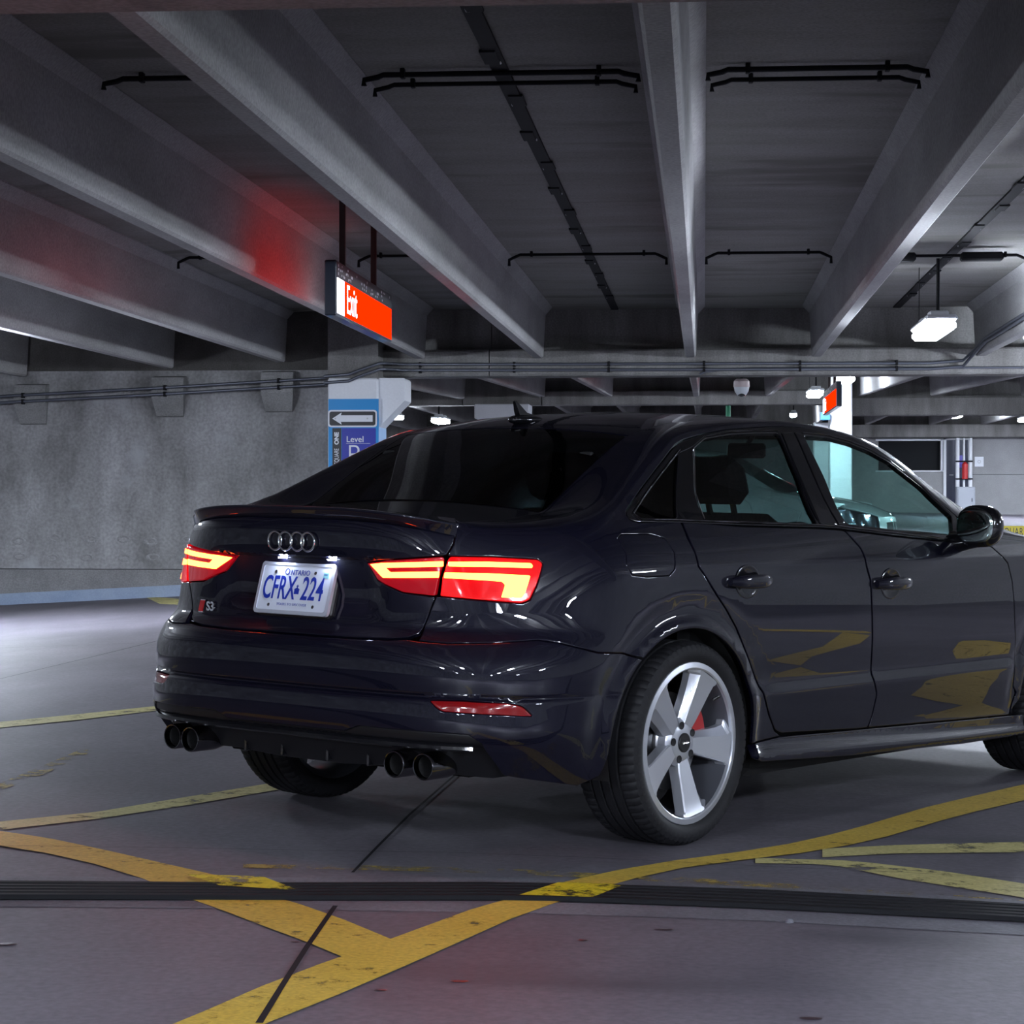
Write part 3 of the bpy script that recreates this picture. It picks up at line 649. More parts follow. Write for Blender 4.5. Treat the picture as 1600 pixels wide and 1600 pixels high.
# plugged tie holes along the foot of the wall
for x in np.arange(-8.1,-5.6,.42):
    for z in(.42,.62):
        mb=MB(); r=.05; mb.lathe([(r,.0),(r*.7,-.006),(r*.35,.004),(0,.006)],9,'y',(x+RNG.normal()*.03,YG+.058,z+RNG.normal()*.015)); mb.v=[(q[0]+(q[0]-x)*.8,q[1],q[2]) for q in mb.v]; mb.build('tie_hole',noisy('tie_patch',(.24,.24,.24),(.36,.36,.37),scale=9,rough=.9),wl)
# far wall, side walls
wb=empty('wall_back'); wb['kind']='structure'
def wb_slab(a,c): slab('wall_panel',a,c,M_girder if False else M_far,wb)
M_far=noisy('far_concrete',(.24,.24,.245),(.36,.36,.37),scale=.8,rough=.85,bump=.1)
YB=66.6
wb_slab((-16,YB,-.5),(4.98,YB+.3,3.9)); wb_slab((4.98,YB,-.5),(6.74,YB+.3,1.87)); wb_slab((4.98,YB,2.72),(6.80,YB+.3,3.9)); wb_slab((6.74,YB,-.5),(6.82,YB+.3,2.72)); wb_slab((6.80,YB,2.78),(7.62,YB+.3,3.9))
wb_slab((7.62,YB,-.5),(10.3,YB+.3,1.75)); wb_slab((10.3,YB,-.5),(16,YB+.3,3.9)); wb_slab((7.62,YB,1.76),(10.3,YB+.3,3.9))
win=MB(); win.box((4.98,YB+.2,1.87),(6.74,YB+.26,2.72)); win=win.build('window_1',mat('dark_glass',(.004,.005,.007),rough=.6,spec=.15),None,None,'structure')
mb=MB()
for a,c in(((4.9,YB-.03,2.72),(6.82,YB+.1,2.78)),((4.9,YB-.03,1.83),(6.82,YB+.1,1.87)),((6.74,YB-.03,1.83),(6.80,YB+.1,2.78))): mb.box(a,c,.005)
mb.build('window_frame',M_white,win)
dr=MB(); dr.box((6.90,YB+.03,.80),(7.56,YB+.12,2.74),.01); dr=dr.build('door_1',mat('door_blue',(.012,.018,.05),rough=.4),None,None,'structure')
mb=MB(); mb.box((6.82,YB-.05,.78),(6.90,YB+.15,2.80),.006); mb.box((7.56,YB-.05,.78),(7.62,YB+.15,2.80),.006); mb.box((6.82,YB-.05,2.74),(7.62,YB+.15,2.80),.006); mb.build('door_frame',M_white,dr)
mb=MB(); mb.box((7.18,YB-.01,1.95),(7.44,YB+.04,2.30),.004); mb.build('door_sign',mat('sign_violet',(.10,.08,.45),rough=.4),dr)
mb=MB(); mb.tube([(7.0,YB+.03,1.74),(7.0,YB-.04,1.74),(7.1,YB-.04,1.74)],.012); mb.build('door_handle',M_plate,dr)
slab('wall_right',(14,-16,-.8),(14.3,67,4),M_far,None,'structure'); slab('wall_front',(-16,-16.3,-.8),(14.3,-16,4),M_wall,None,'structure'); slab('wall_west',(-16.3,-16.3,-1.8),(-14,67,4),M_wall,None,'structure')
# ------------------------------------------------------------------ columns
colm=MB(); X0_,X1_,Y0_,Y1_=-4.33,-3.745,26.30,27.0
colm.box((X0_,Y0_,-.5),(X1_,Y1_,2.50),.015); colm=colm.build('column',M_white,None,None,'structure')
slab('column_head',(X0_+.0,Y0_+.02,2.50),(X1_,Y1_,3.33),noisy('column_grey',(.13,.125,.12),(.24,.235,.23),scale=1.5,stretch=(1.5,1,.4),rough=.9),colm)
mb=MB(); pr=[(X1_,2.50),(-3.455,2.50),(-3.44,2.48),(-3.44,2.24),(X1_,1.93)]
k=len(pr); mb.add([(a,y,c) for y in(Y0_+.05,Y0_+.62) for a,c in pr],[(i,(i+1)%k,k+(i+1)%k,k+i) for i in range(k)]+[tuple(range(k)),tuple(k+i for i in range(k))[::-1]]); mb.build('corbel',M_white,colm)
mb=MB(); mb.box((X1_-.002,Y0_+.03,-.3),(X1_+.004,Y1_-.03,2.05)); mb.build('side_paint',mat('paint_sky',(.20,.45,.80),rough=.5),colm)
c2=slab('column',(-4.42,46.4,-.2),(-3.78,47.1,3.0),M_white,None,'structure',.02); slab('capital',(-4.63,46.3,2.70),(-3.52,47.15,3.0),M_white,c2,None,.02); slab('column_head',(-4.92,46.9,3.0),(-3.33,47.4,3.8),M_girder,c2)
slab('column',(2.47,45.6,-.2),(2.90,46.3,3.8),M_white,None,'structure',.02)
slab('column',(3.05,64.6,-.2),(3.62,65.1,3.2),M_white,None,'structure',.02)
# ------------------------------------------------------------------ conduits on the deck
def u_conduit(x0,x1,y,z,drop,r=.014,cat='electrical conduit',lab=None,name='conduit',step=.10):
    mb=MB(); mb.tube([(x0,y,z-drop),(x0,y,z-drop*.45),(x0+step*.7,y,z-.012),(x0+step,y,z),(x1-step,y,z),(x1-step*.7,y,z-.012),(x1,y,z-drop*.45),(x1,y,z-drop)],r,7)
    o=mb.build(name,M_pipe,None,60)
    for q in np.linspace(x0+step*2,x1-step*2,max(2,int((x1-x0)/1.0))):
        m2=MB(); m2.box((q-.012,y-r*1.7,z-r*1.4),(q+.012,y+r*1.7,z+.03),.003); m2.build('clip',M_pipe,o)
    tag(o,lab,cat,'conduits under the ceiling deck'); return o
zz=ZD-.03
bays=[('second bay from the left',-3.10,-2.12),('bay left of the slim centre beam',-1.74,-.335),('bay right of the slim centre beam',.02,1.12)]
for nm,a,c in bays:
    u_conduit(a,c,11.72,zz,.055,.015,lab='nearer black conduit of the pair, '+nm)
    if a>-3: u_conduit(a+.02,c-.02,11.98,zz-.005,.06,.013,lab='farther black conduit of the pair, '+nm)
for nm,a,c in bays+[('bay above the column',-4.75,-3.50),('bay with the hanging lamp',1.50,2.84)]:
    u_conduit(a,c,20.55,zz-(.04 if 'lamp' in nm else 0),.10,.014,lab='thin black conduit near the far girder, '+nm)
u_conduit(-6.02,-5.22,20.55,zz-.11,.06,.014,lab='short bent black conduit at the top of the far left beams')
for o in [q for q in SC.objects if q.name.startswith('conduit') and q.parent is None and 'bay with the hanging lamp' in q.get('label','')]:
    for a,c in((1.62,1.86),(2.25,2.62)):
        m2=MB(); m2.box((a,20.48,zz-.09),(c,20.62,zz-.015),.015); m2.build('junction_box',M_pipe,o)
# long pipes along wall, column and girder
for i,(dz,dy) in enumerate(((0,0),(-.075,0))):
    mb=MB(); P=[(-9,YG-.16,2.26+dz),(-8.17,YG-.16,2.32+dz),(-6.3,YG-.16,2.41+dz),(-4.4,YG-.16,2.515+dz),(-4.36,YG-.44,2.52+dz),(-4.08,YG-.44,2.54+dz),(-3.92,YG-.44,2.60+dz*.9),(-3.72,YG-.43,2.668+dz*.9),(-3.62,YG-.25,2.675+dz*.9),(-3.5,YG-.06,2.675+dz*.9),(-1.5,YG-.05,2.668+dz*.9),(1,YG-.05,2.665+dz*.9),(2.6,YG-.05,2.662+dz*.9),(2.95,YG-.05,2.69+dz*.9),(3.04,YG-.25,2.78+dz*.5),(3.06,YG-1.2,2.86+dz*.5),(3.03,YG-8,2.9+dz*.5)]
    mb.tube(P,.018,8); o=mb.build('wall_conduit',M_pipe_g,None,60); tag(o,'%s grey steel conduit running along wall, column and girder'%('upper' if i==0 else 'lower'),'electrical conduit','steel conduits along the girder')
    for q in np.arange(-3.3,2.6,1.1):
        m2=MB(); m2.box((q-.015,YG-.07,2.64+dz*.9),(q+.015,YG+.002,2.70+dz*.9),.004); m2.build('clip',M_pipe,o)
    for q,z in((-8.0,2.325),(-6.3,2.41),(-4.95,2.485)):
        m2=MB(); m2.box((q-.015,YG-.18,z-.03+dz),(q+.015,YG+.0,z+.03+dz),.004); m2.build('clip',M_pipe,o)
mb=MB(); mb.tube([(-.05,YG-.03,2.545),(.02,YG-.04,2.575),(.25,YG-.04,2.602),(.6,YG-.04,2.61),(7.5,YG-.04,2.60)],.014,7); o=mb.build('wall_conduit',M_pipe_g,None,60); tag(o,'thin lower conduit bending up onto the girder right of the slim beam','electrical conduit')
# ------------------------------------------------------------------ lamps
M_lamp=emitter('lamp_light',(.79,.87,1.0),280.0)
M_lampbody=mat('lamp_body',(.55,.58,.62),rough=.4)
M_lamp2=emitter('lamp_light_strong',(.79,.87,1.0),620.0)
def lamp(x,y,z,lx=.26,ly=1.25,label=None,rod=None,group='hanging strip lamps',m=None):
    e=empty('hanging_lamp',(x,y,z)); tag(e,label,'lamp',group if group else None)
    mb=MB(); mb.box((-lx/2,-ly/2,.045),(lx/2,ly/2,.10),.02); mb.box((-lx*.3,-ly*.35,.10),(lx*.3,-ly*.2,.15),.01); mb.box((-lx*.3,ly*.2,.10),(lx*.3,ly*.35,.15),.01); mb.build('housing',M_lampbody,e)
    mb=MB(); mb.box((-lx/2+.012,-ly/2+.012,-.035),(lx/2-.012,ly/2-.012,.05),.03); mb.build('diffuser',m or M_lamp,e)
    if rod:
        mb=MB(); mb.tube([(0,-ly*.27,.14),(.0,-ly*.27,rod*.5),(.0,-ly*.27,rod)],.016,7); mb.build('drop_rod',M_pipe,e)
        mb=MB(); mb.tube([(-.09,ly*.27,.14),(-.09,ly*.27,rod)],.004,5); mb.build('wire',M_pipe,e)
    return e
lamp(2.06,21.0,2.62,.28,1.5,'white hanging lamp near the right edge, below the junction box',.62,None)
lamp(2.42,40.0,3.12,.3,1.2,'bright lamp high at the right of the far white column',.4,None)
lamp(2.10,44.0,3.06,.3,1.2,'bright lamp left of the far red sign',.4,None)
lamp(6.55,61.0,3.22,.3,1.3,'far lamp above the dark window on the right',.4,None)
lamp(2.42,63.0,3.32,.2,.5,'tiny far lamp just above the car roof, left of the white column',.3,None)
lamp(-5.6,48.8,2.72,.3,1.2,'far left lamp just above the rear window of the car',.8,None)
lamp(-7.3,54.6,3.0,.25,.6,'small far left lamp beside the white column bracket',.6,None)
OUT=[(2.2,14.0),(2.2,-3.5),(2.2,-11),(-7.15,20.3),(-7.15,12.5),(-7.15,-4),(-7.15,-12),(5.5,24.6),(5.6,14.5),(8.6,9),(8.6,0),(8.6,-8),(-2.6,-11.5),(8.6,19),(-8.8,36),(6.6,33),(10.5,45),(10.5,58),(6.0,50),(-9,60),(-2.6,-.8),(2.2,1.0),(8.5,62),(11.5,62),(-7.15,28.5)]  # assumed lamps; near-camera and far-bay ones added to brighten floor and back wall
STRONG=[(-2.6,-.8),(2.2,1.0),(-7.15,20.3),(5.5,24.6),(5.5,33),(6.6,33),(-8.8,36)]  # set stronger than the other lamps only to brighten what they reach
for i,(x,y) in enumerate(OUT): lamp(x,y,2.36+(.30 if y>30 else 0) if y<50 else 3.15,.26,1.25,'unseen strip lamp assumed between the ceiling beams to light the garage',.80,m=M_lamp2 if (x,y) in STRONG else None)
# ------------------------------------------------------------------ the car
M_paint=mat('car_paint',(.0042,.0042,.0125),rough=.5,metal=.2,coat=1.,coat_rough=.008,spec=.1); M_paint.node_tree.nodes['Principled BSDF'].inputs['Coat IOR'].default_value=1.58
M_black=mat('gloss_black',(.006,.006,.008),rough=.12,coat=.6,coat_rough=.03)
M_plastic=mat('black_plastic',(.007,.007,.009),rough=.45)
M_chrome=mat('chrome',(.92,.93,.96),rough=.06,metal=1.)
M_dchrome=mat('dark_chrome',(.20,.20,.22),rough=.15,metal=1.)
M_dark=mat('matt_black',(.004,.004,.005),rough=.9)  # matt near-black for exhaust bores, arch liners and underbody
M_gl_rear=glass('glass_rear',(.016,.018,.021)); M_gl_rside=glass('glass_rear_side',(.11,.17,.165)); M_gl_front=glass('glass_front',(.44,.66,.62)); M_gl_ws=glass('glass_windscreen',(.7,.85,.82))
M_lens=mat('lamp_lens_red',(.16,.002,.004),rough=.08,coat=1.,emit=(1,.004,.006),estr=.95)
M_lens2=mat('lamp_lens_dark',(.16,.002,.006),rough=.08,coat=1.,emit=(1,.004,.02),estr=.30)
M_bar=emitter('lamp_bar',(1.,.060,.008),60.0)
M_refl=mat('reflector_red',(.22,.004,.006),rough=.12,coat=1.,emit=(1,.01,.01),estr=.012)  # faint glow put in by emission; the reflector holds no lamp
M_cloth=mat('seat_cloth',(.012,.012,.014),rough=.8)
M_tyre=noisy('tyre_rubber',(.008,.008,.010),(.014,.014,.017),scale=8,rough=.62,bump=.05,bscale=120)
M_rim=mat('wheel_silver',(.58,.60,.66),rough=.30,metal=.6,coat=.5,coat_rough=.05)
M_rimd=mat('wheel_barrel',(.14,.145,.17),rough=.4,metal=.6)
M_disc=mat('brake_disc',(.33,.33,.34),rough=.35,metal=1.)
M_red=mat('caliper_red',(.45,.008,.010),rough=.35,coat=.5)
CAR_M=Matrix(((0.5630558,-0.82622594,0.01785648,-0.76598263),(0.8263933,0.56307693,-0.0042997,7.78411131),(-0.00650205,0.01717744,0.99983132,0.04926199),(0,0,0,1)))
car=empty('car'); tag(car,'dark grey sports sedan with glowing red tail lights parked over the yellow lines','car')
P=PX
mir=lambda l:[(-a,b) for a,b in reversed(l)]
zlip=prof([(0,1.053),(.25,1.053),(.42,1.044),(.55,1.028),(.66,1.008),(.75,.995)],.04,-.2,1.)
def tface(t): return zlip(np.abs(t))-.034
XZ=np.linspace(-.79,1.93,60)
edgeB=[(float(t_of(x,_zB(x))),float(_zB(x))) for x in XZ]
def arch(xc,a,b,th0,th1,n=26):
    r=[]
    for th in np.radians(np.linspace(th0,th1,n)):
        x=xc+a*math.cos(th); z=.325+b*math.sin(th); r.append((float(t_of(np.array(x),np.array(z))),z))
    return r
# --- rear quarter with roof rail
loop=list(edgeB)+[(-3.545,1.018)]
loop+= [q for q in P['DLO'][11:][0:]]                        # forward top corner back to the rear lower corner
loop+= [P['DLO'][0],P['DLO'][1],P['DLO'][2],P['DLO'][3]]
loop+= P['QTR']+[(-1.9632,.2968)]
loop+= arch(-.05,.385,.364,0,129,34)[1:]
loop+= [(-1.2418,.6267),(-1.1181,.6337),(-.9518,.6660),(-.8722,.6753),(-.7606,.6671),(-.6102,.6620),(-.5112,.6657)]
loop+= [(-.5099,.7115),(-.5309,.7613),(-.5501,.7965)]
loop+= [P['LO'][9],P['LO'][8],P['LO'][7],P['LO'][6],P['LO'][5],P['LO'][4],P['LO'][3],P['LO'][2],P['LO'][1]]
loop+= [(-.6015,.9190),(-.6307,.9520),(-.6440,.9755),(-.6480,.990)]
QUARTER=np.array(loop)
gB=panel_geo(S_B,QUARTER,.035,.035,gap=.0012,holes=[P['FUEL']],vex=(.69,.888),hole_gap=-.0)
U=np.linspace(-.80,1.945,110)
def strip_geo(U):
    def f(u,w):
        p=S_S(u,np.minimum(w,1.)); k=w>1
        if np.any(k):
            zz=_zB(u)-(w-1.); t=t_of(u,zz); q=S_B(t,zz); p=np.where(k[...,None],q,p)
        return p
    return grid_geo(f,U,np.concatenate([np.linspace(0,1,9),[1.003,1.006,1.009]]),offset=.0004)
gS=strip_geo(U)
gBl=panel_geo(S_B,QUARTER,.035,.035,gap=.0012,vex=(.69,.888))
quarter=put('quarter_panel',merge_geo([gB,gS]),M_paint,car); put('quarter_panel',mirror_geo(merge_geo([gBl,gS])),M_paint,car)
fd=panel_geo(S_B,np.array(P['FUEL']),.03,.03,gap=.0022); put('fuel_flap',fd,M_paint,car)
# --- doors
for nm,k in(('rear_door','RDOOR'),('front_door','FDOOR')):
    g=panel_geo(S_B,round_poly(P[k],.012),.03,.03,gap=.0022,vex=(.888,.455))
    both(nm,g,M_paint,car)
# --- window surround and panes
dlo=panel_geo(S_B,round_poly(P['DLO'],.02),.05,.05,gap=.002,lip=.004,holes=[round_poly(P[k],.02) for k in('QG','RG','FG')],offset=.0015,depth=.02)
both('window_trim',dlo,M_black,car)
for nm,k,m in(('quarter_glass','QG',M_gl_rear),('rear_door_glass','RG',M_gl_rside),('front_door_glass','FG',M_gl_front)):
    g=panel_geo(S_B,round_poly(P[k],.02),.05,.05,gap=-.006,lip=.001,depth=.003,offset=-.008); both(nm,g,m,car)
for k in('PA','PB'):
    g=panel_geo(S_B,np.array(P[k]),.05,.05,gap=.001,offset=.005,depth=.006); both('pillar_cover',g,M_black,car)
# bright lines along the panes
def surf_line(fn,pts,r,off,n=6,sm=.03):
    D=dense(pts,sm,False); nn=surf_normals(fn,D); p=fn(D[:,0],D[:,1])+nn*off; mb=MB(); mb.tube([tuple(q) for q in p],r,n); return mb
def both_mb(name,mb,m,parent,smooth=60):
    a=mb.build(name,m,parent,smooth); b2=MB(); b2.v=[(x,-y,z) for x,y,z in mb.v]; b2.f=[tuple(reversed(f)) for f in mb.f]; b2.fm=list(mb.fm); return a,b2.build(name,m,parent,smooth)
both_mb('window_edge',surf_line(S_B,[P['RG'][0],P['RG'][9],P['RG'][8]],.0016,.004),M_chrome,car)
both_mb('window_edge',surf_line(S_B,[(P['QG'][3][0]-.01,P['QG'][3][1]+.01),(P['QG'][0][0]+.012,P['QG'][0][1]),(P['QG'][1][0]+.008,P['QG'][1][1]-.008),(-1.64,1.0255),(-1.98,1.0165),(-2.45,1.008),(-2.58,1.0035),(-2.944,.978),(-3.35,.952)],.0022,.006),M_dchrome,car)
both_mb('window_edge',surf_line(S_B,[P['QG'][3]]+[(a+0,b+.008) for a,b in P['RG'][:5]],.0014,.004),M_dchrome,car)
both_mb('window_edge',surf_line(S_B,[(a+0,b+.008) for a,b in P['FG'][:8]],.0014,.004),M_dchrome,car)
# --- roof, glass, deck
def top_poly(x0,x1,n,f0,f1):
    X=np.linspace(x0,x1,n); Rr=[(x,-float(_yT(x))) for x in X]; Ll=[(x,float(_yT(x))) for x in X[::-1]]
    y=np.linspace(-1,1,15)[1:-1]
    F1=[(x1+f1*(1-q*q),q*float(_yT(x1))) for q in y]; F0=[(x0+f0*(1-q*q),q*float(_yT(x0))) for q in y[::-1]]
    return np.array(Rr+F1+Ll+F0)
roof=put('roof',panel_geo(S_T,top_poly(.155,1.62,30,-.022,.05),.05,.05,gap=.001,depth=.01),M_paint,car)
put('rear_window',panel_geo(S_T,top_poly(-.318,.150,14,-.022,-.022),.04,.04,gap=.002,lip=.004,offset=.001,depth=.006),M_gl_rear,car)
put('windscreen',panel_geo(S_T,top_poly(1.63,2.44,16,.05,.06),.05,.05,gap=.002,offset=.001,depth=.006),M_gl_ws,car)
TS=np.linspace(-.648,.648,61)
def spo(t):
    zl=float(zlip(abs(t))); p=S_B(np.array(t),np.array(zl-.034)); e=1e-3
    d=S_B(np.array(t+e),np.array(zl-.034))-S_B(np.array(t-e),np.array(zl-.034)); n=np.array([-d[1],d[0],0]); n/=np.linalg.norm(n)
    if n[0]>0: n=-n
    fade=float(1-sst(.46,.645,abs(t)))*.97+.03
    fz=.12+.88*float(1-sst(.48,.645,abs(t)))
    q=[(-.006,-.038),(.010*fade,-.030*fz),(.026*fade,-.010*fz),(.030*fade,-.004),(.029*fade,.000),(.022*fade,.0015),(0,.0005)]
    pts=[p+n*a+np.array([0,0,.034+b]) for a,b in q]
    for s in(.03,.07,.115):
        w=p-n*s; dz=float(S_D(w[0],w[1])[2])+.0012; k=float(sst(0,.115,s)); pts.append(np.array([w[0],w[1],(zl+.0005)*(1-k)+dz*k]))
    return pts
mb=MB(); rows=[spo(t) for t in TS]; k=len(rows[0])
mb.add([q for r in rows for q in r],[(i*k+j,i*k+j+1,(i+1)*k+j+1,(i+1)*k+j) for i in range(60) for j in range(k-1)]); mb.build('spoiler_lip',M_paint,car,50)
inn=[r[-1] for r in rows]
dk=[(x,-float(_yT(x))) for x in np.linspace(-.78,-.31,14)]; y=np.linspace(-1,1,11)[1:-1]
dk+= [(-.312-.024*(1-q*q),q*float(_yT(-.31))) for q in y]+[(x,float(_yT(x))) for x in np.linspace(-.31,-.78,14)]
dk+= [(q[0]-.012,q[1]) for q in inn[::-1] if abs(q[1])<.50]
put('boot_deck',panel_geo(S_D,np.array(dk),.04,.04,gap=.001,depth=.01),M_paint,car)
# --- boot lid face
half=[(0,.6600),(-.2663,.6632),(-.4104,.6667),(-.4700,.6730),(-.4974,.6850),(-.5099,.7115),(-.5309,.7613),(-.5477,.7959),P['LI'][6],P['LI'][7],P['LI'][0],P['LI'][1],P['LI'][2],(-.600,.9190),(-.6307,.9520)]
half+= [(t,float(tface(t))) for t in np.linspace(-.643,-.0,14)[:-1]]
lid=panel_geo(S_B,np.array(half+mir(half[1:])+[]) if False else np.array([q for q in half if q[0]<0]+[(-a,b) for a,b in half[::-1] if a<0]),.03,.03,gap=.002,vex=(.893,.905,.69))
boot=put('boot_lid',lid,M_paint,car)
# --- rear bumper
bh=[(0,.6570),(-.2663,.6602),(-.4104,.6637),(-.4700,.6690),(-.5112,.6657),(-.6102,.6620),(-.7606,.6671),(-.8722,.6753),(-.9518,.6660),(-1.1181,.6337),(-1.2418,.6267)]
bh+= arch(-.05,.385,.364,130,180,18)+[P['BUMPEDGE'][3],P['BUMPEDGE'][4]]+P['BUMPEDGE'][5:]+[(0,.3775)]
bl=[q for q in bh if q[0]<-1e-6]; BUMP=np.array(bl+[(-a,b) for a,b in bl[::-1]])
RF=round_poly(P['REFL'],.012); RFm=RF[::-1]*np.array([-1,1])
put('rear_bumper',panel_geo(S_B,BUMP,.03,.03,gap=.0018,holes=[RF,RFm],vex=(.50,.66,.64),depth=.02),M_paint,car)
g=panel_geo(S_B,RF,.02,.02,gap=.001,offset=-.004,depth=.01); both('reflector',g,M_refl,car)
# --- diffuser
def S_dif(t,z):
    p=S_B(t,z); a=np.abs(t); rec=sst(.34,.375,.415-z*0-(z-.0)) if False else 0
    p[...,0]+=.035*sst(.375,.345,z) if False else .030*(1-sst(.345,.372,z))
    return p
dh=[(0,.3765),(-.2538,.379),(-.3129,.4005),(-.6086,.3996),(-.6931,.3979),(-.7265,.3736),(-.7567,.2715),(-.7799,.2656),(-.70,.252),(-.4703,.2641),(-.3133,.2691),(-.15,.258),(0,.257)]
dl=[q for q in dh if q[0]<0]
put('diffuser',panel_geo(S_dif,np.array(dl+[(-a,b) for a,b in dl[::-1]]),.03,.02,gap=.001,offset=-.006,vex=(.36,),depth=.03),M_plastic,car)
D=np.array([(t,.363-.004*abs(t)) for t in np.linspace(-.70,.70,60)]); nn=surf_normals(S_B,D); pp=S_B(D[:,0],D[:,1])
mb=MB(); pr=[(-.02,-.010),(.004,-.012),(.010,-.004),(.008,.004),(-.02,.006)]; k=len(pr)
mb.add([tuple(p+n*a+np.array([0,0,b])) for p,n in zip(pp,nn) for a,b in pr],[(i*k+j,i*k+(j+1)%k,(i+1)*k+(j+1)%k,(i+1)*k+j) for i in range(59) for j in range(k)]+[tuple(range(k)),tuple(59*k+j for j in range(k))]); mb.build('diffuser_blade',M_black,car,35)
for t in(-.27,.27,-.10,.10):
    p=S_B(np.array(t),np.array(.30)); mb=MB(); mb.box((p[0]+.034,p[1]-.005,.268),(p[0]+.14,p[1]+.005,.350),.004); mb.build('diffuser_fin',M_black,car)
for s in(-1,1):
    for yy,xx in((.540,-.908),(.440,-.925)):
        mb=MB(); r=.041; c=(xx,s*yy,.296)
        mb.lathe([(r-.006,.13),(r,.10),(r,.004),(r-.002,0),(r-.005,.001),(r-.006,.01),(r-.007,.12),(0,.12)],36,'x',c); e=mb.build('exhaust_tip',[M_dchrome],car,35)
        mb=MB(); mb.lathe([(r-.0075,.02),(r-.009,.11),(0,.112)],28,'x',c); mb.build('bore',M_dark,e,35)
# --- tail lamps
for nm,k,bars in(('tail_lamp','LI',('BI1',)),('tail_lamp','LO',('BO1','BO2'))):
    g=panel_geo(S_B,round_poly(P[k],.008),.02,.02,gap=.0022,lip=.004,offset=.003,depth=.02); a,b=both(nm,g,M_lens if k=='LO' else M_lens2,car)
    for bk in bars:
        gg=panel_geo(S_B,round_poly(P[bk],.003),.02,.02,gap=0,lip=.001,offset=.0048,depth=.003)
        put('light_bar',gg,M_bar,a); put('light_bar',mirror_geo(gg),M_bar,b)
# --- skirts
def S_sk(t,z):
    p=S_B(t,z); zr=np.interp(-np.abs(t)*-1,[1.9632,2.3102,2.9190,3.9119],[.282,.272,.250,.214])
    k=.024*(1-sst(zr-.035,zr+.022,z))
    p[...,1]+=np.sign(p[...,1])*k; return p
sk=[(-1.985,.2955),(-2.1438,.3050),(-2.6493,.2925),(-2.7200,.2910),(-3.3768,.2735),(-3.8034,.2640),(-3.93,.260)]+[(-3.93,.177)]+[P['SKIRT'][2],P['SKIRT'][1],(-2.0,.236),(-1.975,.245)]
both('side_skirt',panel_geo(S_sk,np.array(sk),.04,.008,gap=.001,depth=.03),M_paint,car)
# --- front wing, bumper, bonnet
XF=np.linspace(1.97,3.12,24); top=[(float(t_of(x,_zB(x))),float(_zB(x))) for x in XF]
fe=[(-3.6274,.9274),(-3.7334,.8601),(-3.7691,.7852),(-3.7894,.6976),(-3.8232,.5088),(-3.8225,.3786),(-3.8434,.3524),(-3.81,.27)]
fl=top[::-1]+fe+arch(2.62,.375,.364,179,40,24)+[(float(t_of(3.0,.62)),.62),(float(t_of(3.03,.81)),.81)]
gF=panel_geo(S_B,np.array(fl),.04,.04,gap=.0018,vex=(.888,)); gS2=strip_geo(np.linspace(1.95,3.12,50))
both('front_wing',merge_geo([gF,gS2]),M_paint,car)
bx=[(x,-float(_yT(x))-.0) for x in np.linspace(2.40,2.72,6)]+[(3.1,-.715),(3.27,-.655),(3.38,-.54),(3.45,-.36),(3.475,-.18)]; bo=np.array(bx+[(3.48,0)]+[(x,-y) for x,y in bx[::-1]]+[(2.47,0)])
put('bonnet',panel_geo(S_H,bo,.05,.05,gap=.002),M_paint,car)
tf=lambda x,z: float(t_of(x,z))
hl=[(tf(3.05,.81),.81),(tf(3.03,.66),.66),(tf(3.2,.615),.615),(tf(3.36,.60),.60),(-TMAX+.56,.605),(-TMAX+.53,.735),(tf(3.33,.775),.775),(tf(3.18,.80),.80)]
g=panel_geo(S_B,np.array(hl),.03,.03,offset=.002,depth=.02); a,b=both('headlamp',g,glass('lamp_clear',(.6,.65,.7)),car)
gg=panel_geo(S_B,np.array(hl),.03,.03,gap=.004,offset=-.03,depth=.002); both('headlamp_bowl',gg,M_dchrome,car)
fb=[(tf(2.93,.54),.54),(tf(3.0,.62),.62),(tf(3.2,.605),.605),(-TMAX+.56,.595),(-TMAX+.53,.735),(-TMAX+.36,.735)]
fr=fb+[(-TMAX+.0015,.738)]; frb=[(-TMAX+.0015,.22),(-TMAX+.5,.21),(tf(3.15,.22),.22),(tf(2.98,.27),.27)]
both('front_bumper',panel_geo(S_B,np.array(fr+frb),.05,.05,gap=.002),M_paint,car)
both('grille',panel_geo(S_B,np.array([(-TMAX+.33,.68),(-TMAX+.02,.69),(-TMAX+.02,.28),(-TMAX+.26,.28),(-TMAX+.38,.48)]),.05,.05,offset=.004,depth=.02),M_black,car)
